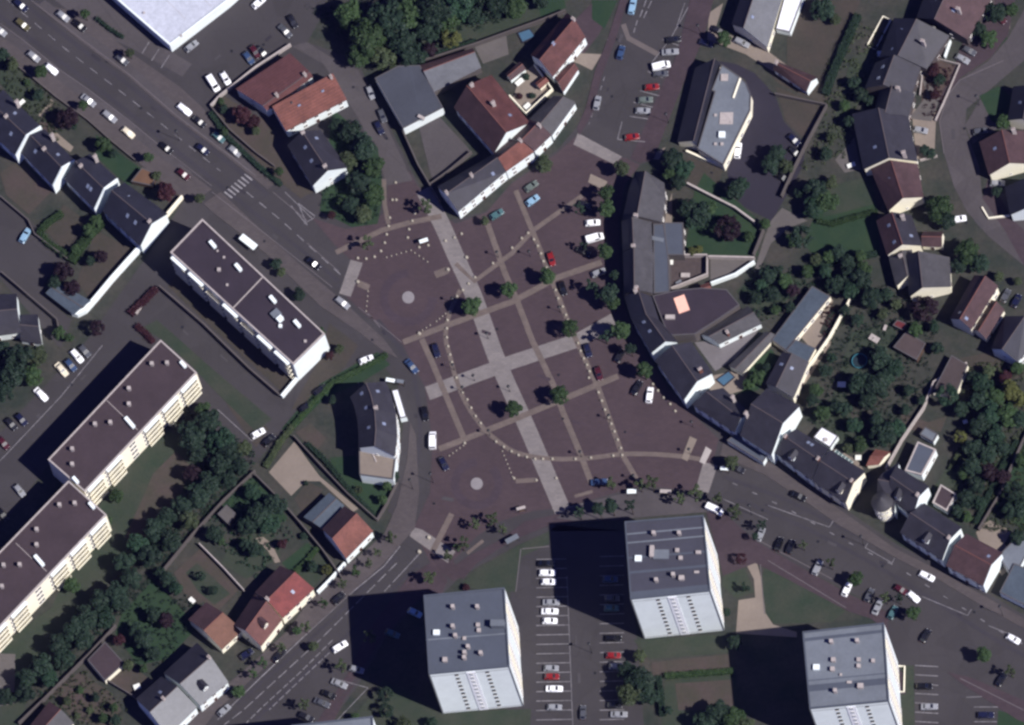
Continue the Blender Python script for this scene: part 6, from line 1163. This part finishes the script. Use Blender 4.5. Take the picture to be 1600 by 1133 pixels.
cars('driving up the middle of the bottom car park', '', [(911,1113,88,'grey',H)])
cars('on the drive left of the first grey-roofed tower', 'the top', [(648,957,-25,'light-blue',H),(613,990,-20,'teal',H),(531,1010,32,'white',E),(557,1046,-15,'silver',H)])
cars('in the bays below the avenue at the bottom', 'the top', [(530,1068,-22,'silver',SAL),(513,1085,-22,'black',H),(503,1098,-22,'grey',SAL),(478,1120,-25,'dark',E)])
cars('parked on the lower left avenue pavement side', 'the top', [(529,935,45,'dark',H),(436,1024,48,'dark',SAL),(350,1110,42,'silver',H),(385,1022,35,'navy',H)])
cars('parked by the wall in the grey yard at left', '', [(39,368,60,'light-blue',E)])
cars('in the row beside the garden at the far left', 'the top', [(132,548,-48,'grey',H),(120,556,-48,'white',E),(110,570,-48,'blue',H),(96,577,-48,'beige',SAL)])
cars('along the residents road at the far left', 'the top', [(64,616,-45,'white',SAL),(33,655,-48,'navy',H),(17,662,-48,'dark',H),(5,692,-48,'maroon',H),(30,766,-50,'silver',H),(3,803,-50,'black',H)])
cars('on the paved drive beside the white garden wall at upper right', 'the top', [(1514,79,-28,'grey',H),(1504,92,-28,'silver',H)])
cars('in the drive at the very top right', '', [(1562,28,-40,'maroon',H)])
cars('on the beige driveway beside the linked row', '', [(1438,203,-10,'silver',H)])
cars('parked inside the street bend at right', '', [(1531,205,10,'grey',H)])
cars('parked by the cream-gabled house inside the bend', '', [(1558,286,0,'silver',H)])
cars('at the kerb beside the big green tree on the curving street', '', [(1498,342,10,'white',H)])
cars('between the brown-tiled house and the blue-black house', 'the left', [(1571,462,62,'grey',H),(1588,470,62,'navy',H)])
cars('at the upper left edge by the hedge garden', '', [(0,48,-38,'silver',H)])
# ================================================================ HAZE: one box of thin bluish air round the camera and the whole place
b = MB(); b.box((0,0,204.0), (2900,2900,412.0)); hz = bpy.data.materials.new('haze'); hz.use_nodes = True
for n_ in list(hz.node_tree.nodes):
    if n_.type != 'OUTPUT_MATERIAL': hz.node_tree.nodes.remove(n_)
pv = hz.node_tree.nodes.new('ShaderNodeVolumePrincipled'); pv.inputs['Color'].default_value = (.24, .26, .85, 1); pv.inputs['Density'].default_value = 3.4e-5
hz.node_tree.links.new(pv.outputs[0], [n_ for n_ in hz.node_tree.nodes if n_.type == 'OUTPUT_MATERIAL'][0].inputs['Volume'])
o = b.obj('haze', hz); o['kind'] = 'stuff'
sc.cycles.volume_bounces = 0
